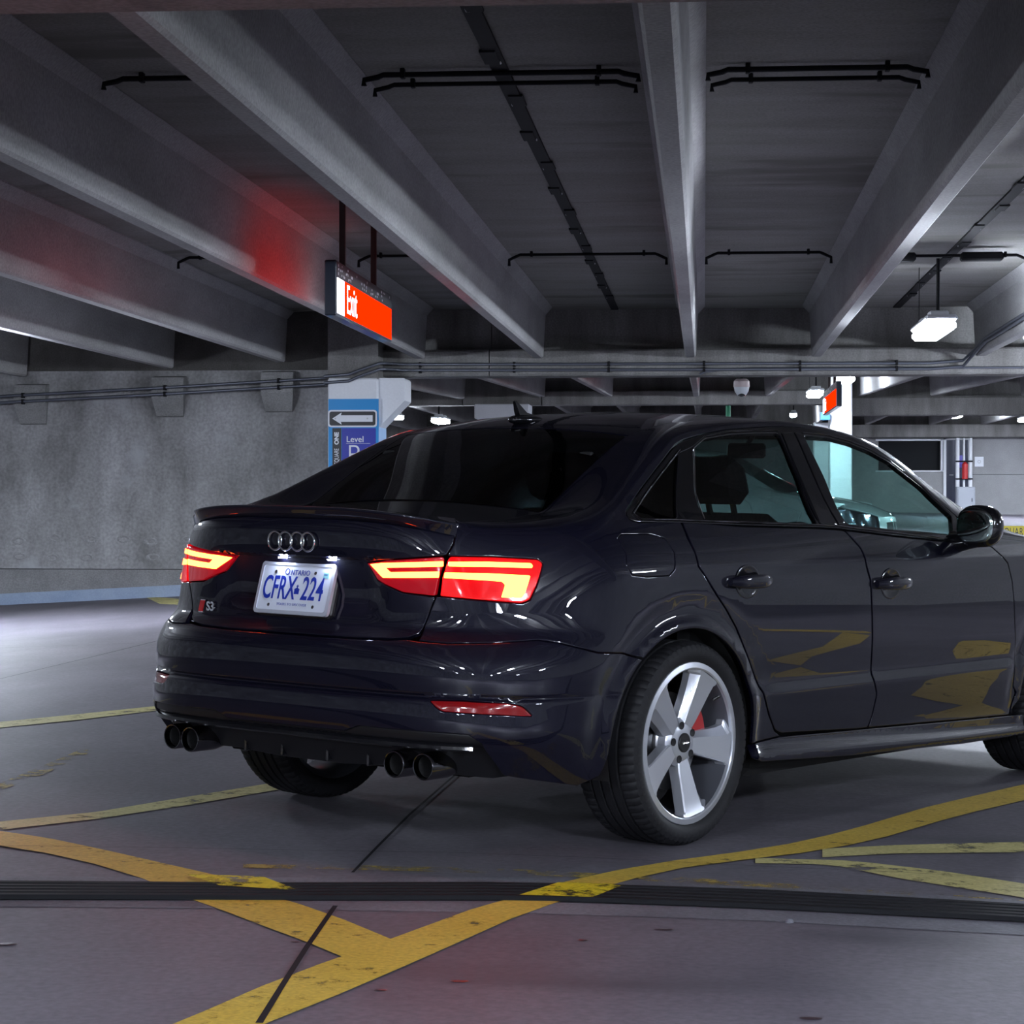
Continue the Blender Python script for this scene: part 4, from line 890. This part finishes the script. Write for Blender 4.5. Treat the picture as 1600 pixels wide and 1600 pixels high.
# --- door handles
for k in(0,3):
    for s in(1,-1):
        t,z=P['handles'][k]; c=S_B(np.array(t),np.array(z)); n=surf_normals(S_B,np.array([[t,z]]))[0]; c=c*np.array([1,s,1]); n=n*np.array([1,s,1])
        Mh=frame_m(c,(1,0,0),(0,0,1)) if s>0 else frame_m(c,(-1,0,0),(0,0,1))
        w=.118; mb=MB(); mb.lathe([(.058,.0015),(.054,.003),(.050,.0015),(.03,.0005),(0,.0)],30,'z',(0,-.002,0)); mb.v=[tuple(Mh@Vector((x*1.25,y*.96,zz))) for x,y,zz in mb.v]; cup=mb.build('handle_cup',M_black,car,60)
        mb=MB(); L_=[]; K=9
        for i in range(K+1):
            u=-1+2*i/K; q=1-abs(u)**3.2; L_.append((u*w,.023*(.55+.45*q),.012+.022*q))
        v=[];ns=12
        for x,hh_,oz in L_:
            for j in range(ns):
                a_=2*math.pi*j/ns; v.append(Mh@Vector((x,hh_*math.copysign(abs(math.cos(a_))**.8,math.cos(a_)),oz+.010*math.copysign(abs(math.sin(a_))**.8,math.sin(a_)))))
        mb.add(v,[(i*ns+j,i*ns+(j+1)%ns,(i+1)*ns+(j+1)%ns,(i+1)*ns+j) for i in range(K) for j in range(ns)]+[tuple(range(ns)),tuple(K*ns+j for j in range(ns))]); mb.build('door_handle',M_paint,car,50)
# --- mirrors
def ellip(c,r,e=2.6,n=20,m=12):
    v=[];f=[]; p=lambda q:math.copysign(abs(q)**(2/e),q)
    for i in range(m+1):
        a=-math.pi/2+math.pi*i/m
        for j in range(n):
            b=2*math.pi*j/n; v.append((c[0]+r[0]*p(math.cos(a))*p(math.cos(b)),c[1]+r[1]*p(math.cos(a))*p(math.sin(b)),c[2]+r[2]*p(math.sin(a))))
    for i in range(m):
        for j in range(n): f.append((i*n+j,i*n+(j+1)%n,(i+1)*n+(j+1)%n,(i+1)*n+j))
    mb=MB(); mb.add(v,f); return mb
for s in(1,-1):
    c=(1.68,-.985*s,1.007); mb=ellip((0,0,0),(.066,.090,.079),2.5)
    mb.v=[(c[0]+x*(1.0 if x>0 else .55)+.05*abs(y),c[1]+y,c[2]+z) for x,y,z in mb.v]; h=mb.build('wing_mirror',M_black,car,60)
    mb=ellip((0,0,0),(.004,.074,.060),3.); mb.v=[(c[0]-.036+x+.05*abs(y)*.6,c[1]+y,c[2]+z) for x,y,z in mb.v]; mb.build('mirror_glass',mat('mirror_glass',(.5,.6,.58),rough=.02,metal=1.),h,60)
    mb=MB(); mb.tube([(1.745,-.85*s,.945),(1.735,-.92*s,.955),(1.72,-.975*s,.965)],[.045,.036,.034],10); mb.build('mirror_arm',M_black,h,60)
# --- roof aerial
mb=ellip((.225,0,float(_z2(.225))+.004),(.088,.036,.018),2.4); mb.build('aerial_base',M_black,car,60)
mb=MB(); F=[(.285,1.368),(.215,1.382),(.185,1.405),(.163,1.421),(.156,1.418),(.170,1.385),(.178,1.366)]
v=[(x,s*(.011 if z<1.39 else .005),z) for s in(-1,1) for x,z in F]; k=7
mb.add(v,[tuple(range(k)),tuple(range(k,2*k))[::-1]]+[(i,(i+1)%k,k+(i+1)%k,k+i) for i in range(k)]); mb.build('aerial_fin',M_black,car,25)
# --- plate, emblem, badge
tl=.273; po=Vector((-.904,0,.799)); pm=frame_m(po,(0,-1,0),(math.sin(tl),0,math.cos(tl)))
mb=MB(); mb.box((-.160,-.086,-.040),(.160,.088,-.006),.012); mb.v=[tuple(pm@Vector(q)) for q in mb.v]; mb.build('plate_bracket',M_plastic,car)
rr_=lambda w,h,r,n=5:[(sx*(w-r)+r*math.cos(a),sy*(h-r)+r*math.sin(a)) for sx,sy,a0 in((1,1,0),(-1,1,90),(-1,-1,180),(1,-1,270)) for a in np.radians(np.linspace(a0,a0+90,n))]
mb=MB(); mb.prism(rr_(.1525,.0765,.012),-.001,.0012); mb.v=[tuple(pm@Vector(q)) for q in mb.v]; plate=mb.build('number_plate',mat('plate_white',(.62,.65,.74),rough=.35),car)
o_=rr_(.159,.083,.014); i_=rr_(.1475,.0715,.010); n=len(o_); mb=MB(); mb.add([(a,b,.003) for a,b in o_]+[(a,b,.0045) for a,b in i_]+[(a,b,-.008) for a,b in o_]+[(a,b,.001) for a,b in i_],[(i,(i+1)%n,n+(i+1)%n,n+i) for i in range(n)]+[(2*n+i,2*n+(i+1)%n,(i+1)%n,i) for i in range(n)]+[(n+i,n+(i+1)%n,3*n+(i+1)%n,3*n+i) for i in range(n)])
mb.v=[tuple(pm@Vector(q)) for q in mb.v]; mb.build('plate_frame',mat('frame_clear',(.55,.57,.66),rough=.2,metal=.3),plate,40)
M_blue=mat('plate_blue',(.010,.030,.32),rough=.4)
def on_plate(nm,txt,size,x,y,sx=1.,bold=0.,sp=1.): return text_mesh(nm,txt,size,M_blue,plate,pm@Matrix.Translation((x,y,.0018)),sx,.0006,bold,sp)
on_plate('plate_letters','CFRX',.104,-.066,-.003,.54,.0012,1.02); on_plate('plate_letters','224',.104,.077,-.003,.58,.0012,1.04)
on_plate('plate_text','O',.030,-.044,.051,.9,.0,1.); on_plate('plate_text','NTARIO',.024,.012,.049,.9,.0,1.05); on_plate('plate_text','YOURS TO DISCOVER',.0125,0,-.052,1.,-.0004,1.05)
mb=MB()
for a,c in(((.006,-.012),(.026,.002)),): mb.box((a[0],a[1],.0012),(c[0],c[1],.0022))
mb.prism([(.004,.003),(.016,.010),(.028,.003),(.026,.001),(.006,.001)],.0012,.0022); mb.box((.0145,.008,.0012),(.0175,.018,.0022)); mb.box((.011,.012,.0012),(.021,.0145,.0022))
mb.v=[tuple(pm@Vector((x-.005,y-.006,z))) for x,y,z in mb.v]; mb.build('crown_mark',M_blue,plate)
mb=MB(); mb.box((.112,.036,.001),(.134,.054,.0024)); mb.v=[tuple(pm@Vector(q)) for q in mb.v]; st=mb.build('plate_sticker',mat('sticker_teal',(.25,.55,.58),rough=.4),plate)
text_mesh('sticker_text','DEC',.008,M_blue,plate,pm@Matrix.Translation((.123,.047,.0028)),1.,.0003)
for x,y in((-.092,.050),(.078,.050),(-.096,-.056),(.094,-.056)):
    mb=MB(); mb.lathe([(.0065,0),(.0055,.003),(.002,.004),(0,.004)],12,'z',(0,0,0)); mb.v=[tuple(pm@Vector((a+x,b+y,c+.001))) for a,b,c in mb.v]; mb.build('plate_screw',M_chrome,plate,50)
M_plamp=emitter('plate_lamp_light',(.66,.76,1.),170.0)
for t in(.062,-.150):
    p=S_B(np.array(t),np.array(.884)); mb=MB(); mb.box((p[0]-.018,p[1]-.013,.8905),(p[0]-.004,p[1]+.013,.8945),.001); mb.build('plate_lamp',M_plamp,car)
em=S_B(np.array(-.003),np.array(.946)); nn=surf_normals(S_B,np.array([[-.003,.946]]))[0]; ex=(0,-1,0); eM=frame_m(em+nn*.006,ex,(0,0,1))
for i in range(4):
    mb=MB(); c=(-.072+i*.048); pts=[(c+.0285*math.cos(a),.0285*math.sin(a),.003*(i%2)) for a in np.linspace(0,2*math.pi,40,endpoint=False)]
    mb.tube([tuple(eM@Vector(q)) for q in pts],.0036,8,closed=True); mb.build('emblem_ring',M_chrome,car,60)
bt=S_B(np.array(.405),np.array(.724)); bn=surf_normals(S_B,np.array([[.405,.724]]))[0]; bx_=S_B(np.array(.35),np.array(.724))-S_B(np.array(.46),np.array(.724)); bM=frame_m(bt+bn*.004,bx_,(0,0,1))
mb=MB(); mb.prism([(-.050,-.018),(-.030,-.018),(-.018,.018),(-.038,.018)],0,.004); mb.v=[tuple(bM@Vector(q)) for q in mb.v]; bd=mb.build('badge',M_red,car)
text_mesh('badge_letters','S3',.040,M_chrome,bd,bM@Matrix.Translation((.016,0,.001)),1.1,.003,.0012)
mb=MB(); mb.prism([(-.054,-.021),(-.029,-.021),(-.014,.021),(-.039,.021)],-.003,.0012); mb.v=[tuple(bM@Vector(q)) for q in mb.v]; mb.build('badge_rim',M_chrome,bd)
# --- underside, arches, cabin
mb=MB(); mb.box((.42,-.80,.17),(2.2,.80,.26),.03); mb.box((-.70,-.55,.24),(.5,.55,.40),.04); mb.box((2.1,-.55,.2),(3.3,.55,.40),.04); mb.box((-.86,-.62,.40),(-.72,.62,.64),.03); mb.box((.4,-.78,.24),(2.2,.78,.34),.02); mb.build('underbody',M_dark,car)
for xw in(-.02,2.625):
    for s in(-1,1):
        mb=MB(); A=np.radians(np.linspace(-14,194,26)); v=[]
        for a in A:
            for yy in(.55,.845): v.append((xw+.385*math.cos(a),s*yy,.325+.375*math.sin(a)))
        mb.add(v,[(2*i,2*i+1,2*i+3,2*i+2) for i in range(25)]); c0=len(mb.v); mb.add([(xw,s*.55,.325)]+[(xw+.385*math.cos(a),s*.55,.325+.375*math.sin(a)) for a in A],[(0,i+1,i+2) for i in range(25)]); mb.build('arch_liner',M_dark,car,40,recalc=False)
def seat(x,y,w=.25,rear=False):
    mb=MB(); mb.box((x-.02,y-w,.34),(x+.50,y+w,.52),.06); c=mb.build('seat',M_cloth,car)
    mb=MB(); Mb=Matrix.Translation((x,y,.50))@Matrix.Rotation(math.radians(-22),4,'Y'); mb.box((-.07,-w*.95,-.02),(.07,w*.95,.58),.055,0,Mb); mb.build('seat_back',M_cloth,c)
    for yy in([0] if not rear else [-.0]):
        mb=MB(); mb.box((-.05,-.13,.62),(.05,.13,.80),.045,0,Mb); mb.box((-.008,-.06,.55),(.008,-.045,.66),0,0,Mb); mb.box((-.008,.045,.55),(.008,.06,.66),0,0,Mb); mb.build('headrest',M_cloth,c)
seat(1.12,-.37); seat(1.12,.37); seat(.30,-.37,.30,True); seat(.30,.37,.30,True)
mb=MB(); mb.box((1.72,-.72,.70),(2.35,.72,.93),.06); mb.box((.5,-.74,.34),(2.0,.74,.40),.02); mb.build('dashboard',M_cloth,car)
mb=MB(); q=[(1.62-.10*math.sin(a)*.5,.37+.18*math.cos(a),.88+.17*math.sin(a)) for a in np.linspace(0,2*math.pi,32,endpoint=False)]; mb.tube(q,.014,8,closed=True); mb.box((1.60,.21,.85),(1.64,.53,.90),.01); mb.box((1.60,.33,.84),(1.75,.41,.92),.02); mb.build('steering_wheel',M_cloth,car,60)
mb=MB(); mb.box((-.36,-.52,.93),(.10,.52,.955),.01); mb.build('parcel_shelf',M_cloth,car)
mb=MB(); mb.box((1.60,-.09,1.25),(1.63,.09,1.31),.012); mb.tube([(1.62,0,1.30),(1.66,0,1.335)],.01,6); mb.build('rear_view_mirror',M_plastic,car)
for s in(-1,1):
    mb=MB(); mb.box((.10,s*.74-.03,.34),(1.95,s*.74+.03,.93),.03); mb.build('door_lining',M_cloth,car)
# --- wheels
def tyre_mesh():
    prof_=[(.2535,.098),(.262,.108),(.280,.1165),(.298,.1165),(.312,.110),(.320,.098),(.3235,.080)]
    tread=[]
    for g0 in(.056,.019,-.019,-.056): tread+= [(.3235,g0+.0055),(.3165,g0+.0040),(.3165,g0-.0040),(.3235,g0-.0055)]
    pr=prof_+tread+[(r,-h) for r,h in prof_[::-1]]
    n=288; mb=MB(); k=len(pr); v=[]
    for i in range(n):
        a=2*math.pi*i/n; cut=(i%4==0)
        for j,(r,h) in enumerate(pr):
            rr=r
            if cut and r>.3085 and abs(h)>.06: rr=r-.004
            v.append((rr*math.cos(a+h*.35),h,rr*math.sin(a+h*.35)))
    mb.add(v,[(i*k+j,i*k+j+1,((i+1)%n)*k+j+1,((i+1)%n)*k+j) for i in range(n) for j in range(k-1)])
    return mb
def wheel(x,s,first=[]):
    if first:
        w=copy_tree(first[0],car); w.location=(x,.763*s,.3235); w.rotation_euler=(0,0,0 if s<0 else math.pi); return w
    mb=MB(); mb.lathe([(.2555,-.096),(.2585,-.101),(.2565,-.1065),(.2400,-.1095),(.2355,-.1065),(.2345,-.092)],72,'y'); w=mb.build('wheel',M_rim,car,30)
    mb=MB(); mb.lathe([(.2346,-.096),(.231,-.070),(.224,-.03),(.220,.02),(.232,.08),(.2555,.1)],64,'y'); mb.build('rim_barrel',M_rimd,w,40)
    tyre_mesh().build('tyre',M_tyre,w,28)
    # hub
    mb=MB(); mb.lathe([(.0,-.080),(.034,-.080),(.050,-.078),(.066,-.074),(.078,-.062),(.080,-.03),(.0,-.02)],40,'y'); mb.build('hub',M_rim,w,35)
    for i in range(5):
        a0=math.radians(-6+72*i)
        st=[(.050,.030,.030,-.074),(.085,.038,.038,-.079),(.13,.044,.044,-.086),(.18,.051,.053,-.093),(.220,.057,.064,-.099),(.227,.064,.080,-.1005),(.2385,.066,.084,-.1035)]
        v=[]
        for r,wa,wb_,y0 in st:
            for tt,yy in((-wa,y0+.040),(-wa,y0+.004),(-wa+.004,y0),(wb_*.52,y0-.001),(wb_*.56,y0+.002),(wb_,y0+.020),(wb_,y0+.045)):
                rad=math.sqrt(max(r*r-(tt*tt if r>.2 else 0),1e-6)); v.append((rad*math.cos(a0)-tt*math.sin(a0),yy,rad*math.sin(a0)+tt*math.cos(a0)))
        k=7; m=len(st); mb=MB(); mb.add(v,[(i_*k+j,i_*k+(j+1)%k,(i_+1)*k+(j+1)%k,(i_+1)*k+j) for i_ in range(m-1) for j in range(k)]+[tuple(range(k)),tuple((m-1)*k+j for j in range(k))[::-1]]); mb.build('spoke',M_rim,w,20)
    for i in range(5):
        a=math.radians(30+72*i); c=(.056*math.cos(a),0,.056*math.sin(a))
        mb=MB(); mb.lathe([(.0125,-.0805),(.0125,-.079),(.009,-.0785),(0,-.078)],16,'y',c); mb.build('bolt_hole',M_plastic,w,30)
    mb=MB(); mb.lathe([(.031,-.079),(.031,-.084),(.028,-.086),(0,-.0862)],32,'y'); mb.build('centre_cap',M_plastic,w,30)
    mb=MB()
    for i in range(4):
        pts=[(-.012+.008*i+.005*math.cos(a),-.0868,.005*math.sin(a)) for a in np.linspace(0,2*math.pi,16,endpoint=False)]; mb.tube(pts,.0008,5,closed=True)
    mb.build('cap_rings',M_chrome,w)
    mb=MB(); mb.lathe([(.155,-.020),(.157,-.012),(.155,-.002),(.09,-.002),(.085,-.03),(.08,-.035),(0,-.035)],48,'y'); mb.lathe([(.155,-.020),(.09,-.020)],48,'y'); mb.build('brake_disc',M_disc,w,30)
    mb=MB()
    for a in np.radians(np.linspace(-2,42,9)):
        pass
    A=np.radians(np.linspace(-4,46,10)); v=[]
    for a in A:
        for r,h in((.10,-.048),(.165,-.048),(.168,.02),(.10,.02)): v.append((r*math.cos(a),h,r*math.sin(a)))
    mb.add(v,[(i_*4+j,i_*4+(j+1)%4,(i_+1)*4+(j+1)%4,(i_+1)*4+j) for i_ in range(9) for j in range(4)]+[(0,1,2,3),(36,37,38,39)]); mb.build('brake_caliper',M_red,w,30)
    mb=MB(); mb.tube([(.236*math.cos(.62),-.085,.236*math.sin(.62)),(.214*math.cos(.62),-.070,.214*math.sin(.62))],.005,8); mb.build('valve',M_plastic,w)
    w.location=(x,.763*s,.3235); first.append(w); return w
wheel(0,-1)
for x,s in((0,1),(2.631,-1),(2.631,1)): wheel(x,s)
car.matrix_world=CAR_M
# ------------------------------------------------------------------ signs
M_signbox=mat('sign_box',(.012,.018,.034),rough=.35,coat=.3)
M_signred=emitter('sign_red',(1.,.010,.0),4.5); M_signwhite=emitter('sign_white',(.85,.86,1.),4.5)
M_head=mat('sign_header',(.012,.014,.020),rough=.4); M_tick=mat('tick_white',(.7,.7,.75),rough=.5)
def exit_sign(x0,x1,ya,yb,zb,zt,label,faces,rods,z_top,slope=0.):
    """lit box sign parallel to the beams; faces: list of (+1 right / -1 left, y of the block end)"""
    e=empty('exit_sign',((x0+x1)/2,(ya+yb)/2,zb)); tag(e,label,'sign')
    o=Vector(e.location)
    def bx(nm,a,c,m,bev=0.,par=e):
        mb=MB(); mb.box(tuple(Vector(a)-o),tuple(Vector(c)-o),bev); return mb.build(nm,m,par)
    bx('sign_box',(x0,ya,zb),(x1,yb,zt),M_signbox,.008)
    H=zt-zb; Lg=yb-ya
    for s,near in faces:
        xf=x1+.001 if s>0 else x0-.001; xe=xf+.0015*s; lo,hi=min(xf,xe),max(xf,xe)
        bx('header',(lo,ya+.03,zt-.30*H),(hi,yb-.03,zt-.01),M_head,.001)
        a,c=(ya+.03,ya+.03+.11*Lg) if near else (yb-.03-.11*Lg,yb-.03)
        bx('white_block',(lo,a,zb+.05*H),(hi,c,zt-.31*H),M_signwhite)
        p=bx('red_panel',(lo,c if near else ya+.03,zb+.05*H),(hi,yb-.03 if near else a,zt-.31*H),M_signred)
        yy=c+.10 if near else a-.10
        m=frame_m((xe+.002*s-o.x,yy-o.y,(zb+.36*H+.0)-o.z),(0,1 if near else -1,0),(0,0,1))
        t=text_mesh('exit_text','Exit',.30*H/.39,M_signwhite,p,m,.95,.001,.0,1.12,'LEFT')
        mb=MB()
        for i in range(46):
            u=RNG.random()**1.7; r=int(RNG.integers(0,3)); y=(ya+.06+u*(Lg-.12)) if near else (yb-.06-u*(Lg-.12)); z=zt-.05*H-.08*H*r-.02*H*RNG.random()
            hgt=.045*H*(.6+.5*RNG.random()); mb.box(((xe if s>0 else xe-.002)-o.x,y-.012-o.y,z-hgt-o.z),((xe+.002 if s>0 else xe)-o.x,y+.012-o.y,z-o.z))
        q=mb.build('header_ticks',M_tick,e); q['kind']='stuff'
    for y in rods: bx('hanger',((x0+x1)/2-.022,y-.022,zt),((x0+x1)/2+.022,y+.022,z_top),mat('hanger_brown',(.03,.018,.016),rough=.5),.004)
    return e
exit_sign(-2.69,-2.604,16.2,19.1,2.425,2.82,'lit red Exit sign hanging between the ceiling beams at the left',[(1,True),(-1,False)],(16.75,18.35),3.33)
exit_sign(2.045,2.13,36.0,40.0,2.53,2.93,'small far red Exit sign in front of the bright white column',[(-1,False)],(37.2,38.8),3.5)
# board seen edge-on at the right border
e=empty('overhead_sign',(2.96,19.8,2.6)); tag(e,'dark unlit board sign cut by the right picture edge, near the hanging lamp','sign')
mb=MB(); mb.box((-.05,-1.5,0),(.05,1.5,.60),.012); mb.build('sign_box',mat('sign_slate',(.035,.04,.06),rough=.5),e)
mb=MB(); mb.box((-.06,-1.52,-.03),(.06,1.52,.0),.008); mb.build('sign_edge',M_lampbody,e)
mb=MB(); mb.box((-.02,-1.0,.6),(.02,-.96,.73)); mb.box((-.02,.96,.6),(.02,1.0,.73)); mb.build('hanger',M_pipe,e)
# panel on the near column
M_sky=mat('panel_sky',(.0,.25,.62),rough=.4); M_navy=mat('panel_navy',(.008,.02,.34),rough=.4); M_blk=mat('panel_black',(.008,.008,.012),rough=.4); M_txt=mat('panel_white',(.72,.74,.80),rough=.4)
yc=26.30; cx=-4.0375
pn=empty('level_sign',(cx,yc,.4)); tag(pn,'blue level sign panel on the white column, lettered Level P','sign')
def col_box(nm,x0,x1,z0,z1,d0,d1,m,par,bev=0.):
    ox=Vector(pn.location) if par is not arrow_e else Vector(arrow_e.location)
    mb=MB(); mb.box((x0-ox.x,yc-d1-ox.y,z0-ox.z),(x1-ox.x,yc-d0-ox.y,z1-ox.z),bev); return mb.build(nm,m,par)
arrow_e=None
sx_=lambda px:(px-1100)*yc/3594.8; sz_=lambda py:1.14+(775-py)*yc/3594.8
col_box('sky_panel',sx_(509.5),sx_(589.5),.40,sz_(622),.002,.012,M_sky,pn)
nv=col_box('navy_panel',sx_(531),sx_(585),.55,sz_(668),.013,.016,M_navy,pn); bk=col_box('black_strip',sx_(516),sx_(530),.55,sz_(668),.013,.016,M_blk,pn)
O=Vector(pn.location)
def ctext(nm,txt,size,px_,py_,m,par,sx=1.,bold=0.,rot=0.,al='LEFT'):
    M_=frame_m((sx_(px_)-O.x,yc-.019-O.y,sz_(py_)-O.z),(1,0,0),(0,0,1))
    if rot: M_=M_@Matrix.Rotation(math.radians(rot),4,'Z')
    return text_mesh(nm,txt,size,m,par,M_,sx,.001,bold,1.,al)
ctext('sign_text','Level',.098,538,686,M_txt,nv,1.,.001); ctext('sign_text','P',.32,539,711,M_txt,nv,.95,-.004)
mb=MB(); mb.box((sx_(538)-O.x,yc-.019-O.y,sz_(692.4)-O.z),(sx_(576)-O.x,yc-.017-O.y,sz_(691.8)-O.z)); mb.build('sign_rule',M_txt,nv)
ctext('sign_text','SQUARE',.074,523,725,M_txt,bk,.66,.0,90.); ctext('sign_text','ONE',.068,523,694,M_txt,bk,1.,.003,90.)
arrow_e=empty('arrow_sign',(cx,yc-.02,sz_(653))); tag(arrow_e,'black plate with white left arrow fixed above the blue level sign','sign')
def rrect(w,h,r,n=5): return [(sx*(w-r)+r*math.cos(a),sy*(h-r)+r*math.sin(a)) for sx,sy,a0 in((1,1,0),(-1,1,90),(-1,-1,180),(1,-1,270)) for a in np.radians(np.linspace(a0,a0+90,n))]
fn=lambda u,v,h:(u,-h,v)
w_=(sx_(588.5)-sx_(510.5))/2; h_=(sz_(640)-sz_(667))/2
mb=MB(); mb.prism(rrect(w_,h_,.035),0,.006,fn); mb.build('plate',M_txt,arrow_e); mb=MB(); mb.prism(rrect(w_-.018,h_-.018,.025),.0062,.008,fn); mb.build('plate_face',M_blk,arrow_e)
a=.052; mb=MB(); mb.prism([(-.235,0),(-.125,a*1.35),(-.135,a*.72),(.235,a*.72),(.235,-a*.72),(-.135,-a*.72),(-.125,-a*1.35)],.0082,.010,fn); ar=mb.build('arrow',M_txt,arrow_e)
for x in(-.20,.175):
    mb=MB(); mb.lathe([(.011,-.0102),(.008,-.013),(0,-.013)],10,'y',(x,0,0)); mb.build('bolt',M_plate,arrow_e)
# ------------------------------------------------------------------ dome camera, yellow bar, far fittings
e=empty('dome_camera',(.485,30.,2.50)); tag(e,'white dome security camera hanging behind the near girder','camera')
mb=MB(); mb.lathe([(.0,.16),(.07,.16),(.10,.13),(.105,.06),(.10,.05)],28,'z'); mb.build('housing',mat('camera_body',(.55,.45,.45),rough=.4),e,40)
mb=MB(); mb.lathe([(.098,.05),(.09,.0),(.06,-.05),(.03,-.066),(0,-.07)],28,'z'); mb.build('dome',M_lampbody,e,60)
mb=MB(); mb.lathe([(.05,-.028),(.046,-.062),(.0,-.073)],20,'z',(0,-.02,-.003)); mb.build('lens',M_black,e,60)
mb=MB(); mb.tube([(0,0,.15),(0,0,.90)],.02,8); mb.build('mount_pole',M_pipe,e)
e=empty('barrier_bar',(5.0,30.,float(zfloor(5.0,30.)))); tag(e,'yellow bar lettered SQUARE ONE, right of the car mirror','barrier')
z0=.60-e.location.z
mb=MB(); mb.box((-1.55,-.03,z0),(1.9,.03,z0+.155),.006); bar=mb.build('bar',mat('bar_yellow',(.62,.50,.02),rough=.5),e)
text_mesh('bar_text','SQUARE ONE',.14,M_blk,bar,frame_m((-.93,-.032,z0+.077),(1,0,0),(0,0,1)),.60,.001,.0,1.08)
for x in(-1.3,1.6):
    mb=MB(); mb.box((x-.05,-.05,-.02),(x+.05,.05,z0+.03),.01); mb.build('post',M_pipe_g,e)
e=empty('paper_notice',(7.85,YB,2.34)); e.location=(7.83,YB,2.12); tag(e,'white square paper notice on the far right concrete wall','notice')
mb=MB(); mb.box((-.125,-.012,-.14),(.125,.0,.14)); p=mb.build('sheet',M_txt,e)
mb=MB(); mb.lathe([(.045,-.0135),(.035,-.0135)],20,'y',(0,0,.0)); mb.build('printed_ring',mat('ink_grey',(.25,.25,.28),rough=.6),p)
e=empty('standpipe',(7.36,YB-.5,.9)); tag(e,'pair of white standpipes with a red valve beside the blue door','pipe'); zf=float(zfloor(7.4,YB-.5))
e.location=(7.33,YB-.45,zf)
for x in(-.16,.02,.20):
    mb=MB(); mb.tube([(x,0,.0),(x,0,2.1),(x,.0,2.16)],.06 if x!=.02 else .035,10); mb.build('pipe',mat('pipe_white',(.66,.68,.72),rough=.4),e,60)
mb=MB(); mb.tube([(.04,-.09,1.0),(.04,-.09,1.42)],.085,12); mb.tube([(.04,-.09,1.40),(.04,-.09,1.48)],[.085,.03],12); mb.build('valve',M_red,e,40)
mb=MB(); mb.box((-.22,-.10,.98),(.26,-.02,1.02),.01); mb.box((-.22,-.10,1.48),(.26,-.02,1.52),.01); mb.build('bracket',M_pipe,e)
e=empty('meter_cabinet',(7.33,YB-.95,float(zfloor(7.33,YB-.95)))); tag(e,'grey metal cabinet standing below the red valve','cabinet')
mb=MB(); mb.box((-.26,-.18,0),(.26,.18,.78),.02); c=mb.build('body',mat('cabinet_grey',(.30,.32,.36),rough=.45),e)
mb=MB(); mb.box((-.22,-.20,.06),(.22,-.18,.72),.008); d=mb.build('door',mat('cabinet_grey',(.3,.32,.36)),e); mb=MB(); mb.box((.16,-.22,.36),(.18,-.20,.46),.004); mb.build('handle',M_plastic,d)
mb=MB(); mb.tube([(.52,50,2.84),(.52,50,3.70)],.055,10); o=mb.build('green_pipe',mat('pipe_green',(.02,.30,.14),rough=.45),None,60); tag(o,'short green vertical pipe beyond the second girder, above the car roof','pipe')
mb=MB(); mb.box((2.27,45.4,2.63),(2.46,45.44,2.78),.004); o=mb.build('blue_plate',mat('plate_sky',(.0,.15,.42),rough=.4),None); tag(o,'small blue plate left of the bright white column','sign')
# ------------------------------------------------------------------ parked car seen through the windows
pc=copy_tree(car); pc.name='parked_car'; a=math.radians(-14); zl=float(zfloor(-1.,26.))
pc.matrix_world=Matrix.Translation((2.05-3.5*math.cos(a),25.2-3.5*math.sin(a),zl+.005))@Matrix.Rotation(a,4,'Z')@Matrix.Diagonal((1,1,1.14,1))
tag(pc,'silver car parked beyond, seen through the dark sedan windows','car')
M_silver=mat('silver_paint',(.55,.62,.64),rough=.35,metal=.4,coat=1.)
M_lens_off=mat('lamp_lens_off',(.14,.004,.006),rough=.1,coat=1.)
off={'car_paint':M_silver,'lamp_bar':M_lens_off,'lamp_lens_red':M_lens_off,'plate_lamp_light':M_lampbody}
def swap(o):
    for ch in list(o.children):
        swap(ch)
        if ch.name.split('.')[0] in('number_plate','badge','emblem_ring','plate_bracket','cap_rings'):
            def rm(q):
                for c_ in list(q.children): rm(c_)
                bpy.data.objects.remove(q)
            rm(ch); continue
        for s in ch.material_slots:
            if s.material and s.material.name in off:
                m=off[s.material.name]; s.link='OBJECT'; s.material=m
swap(pc)
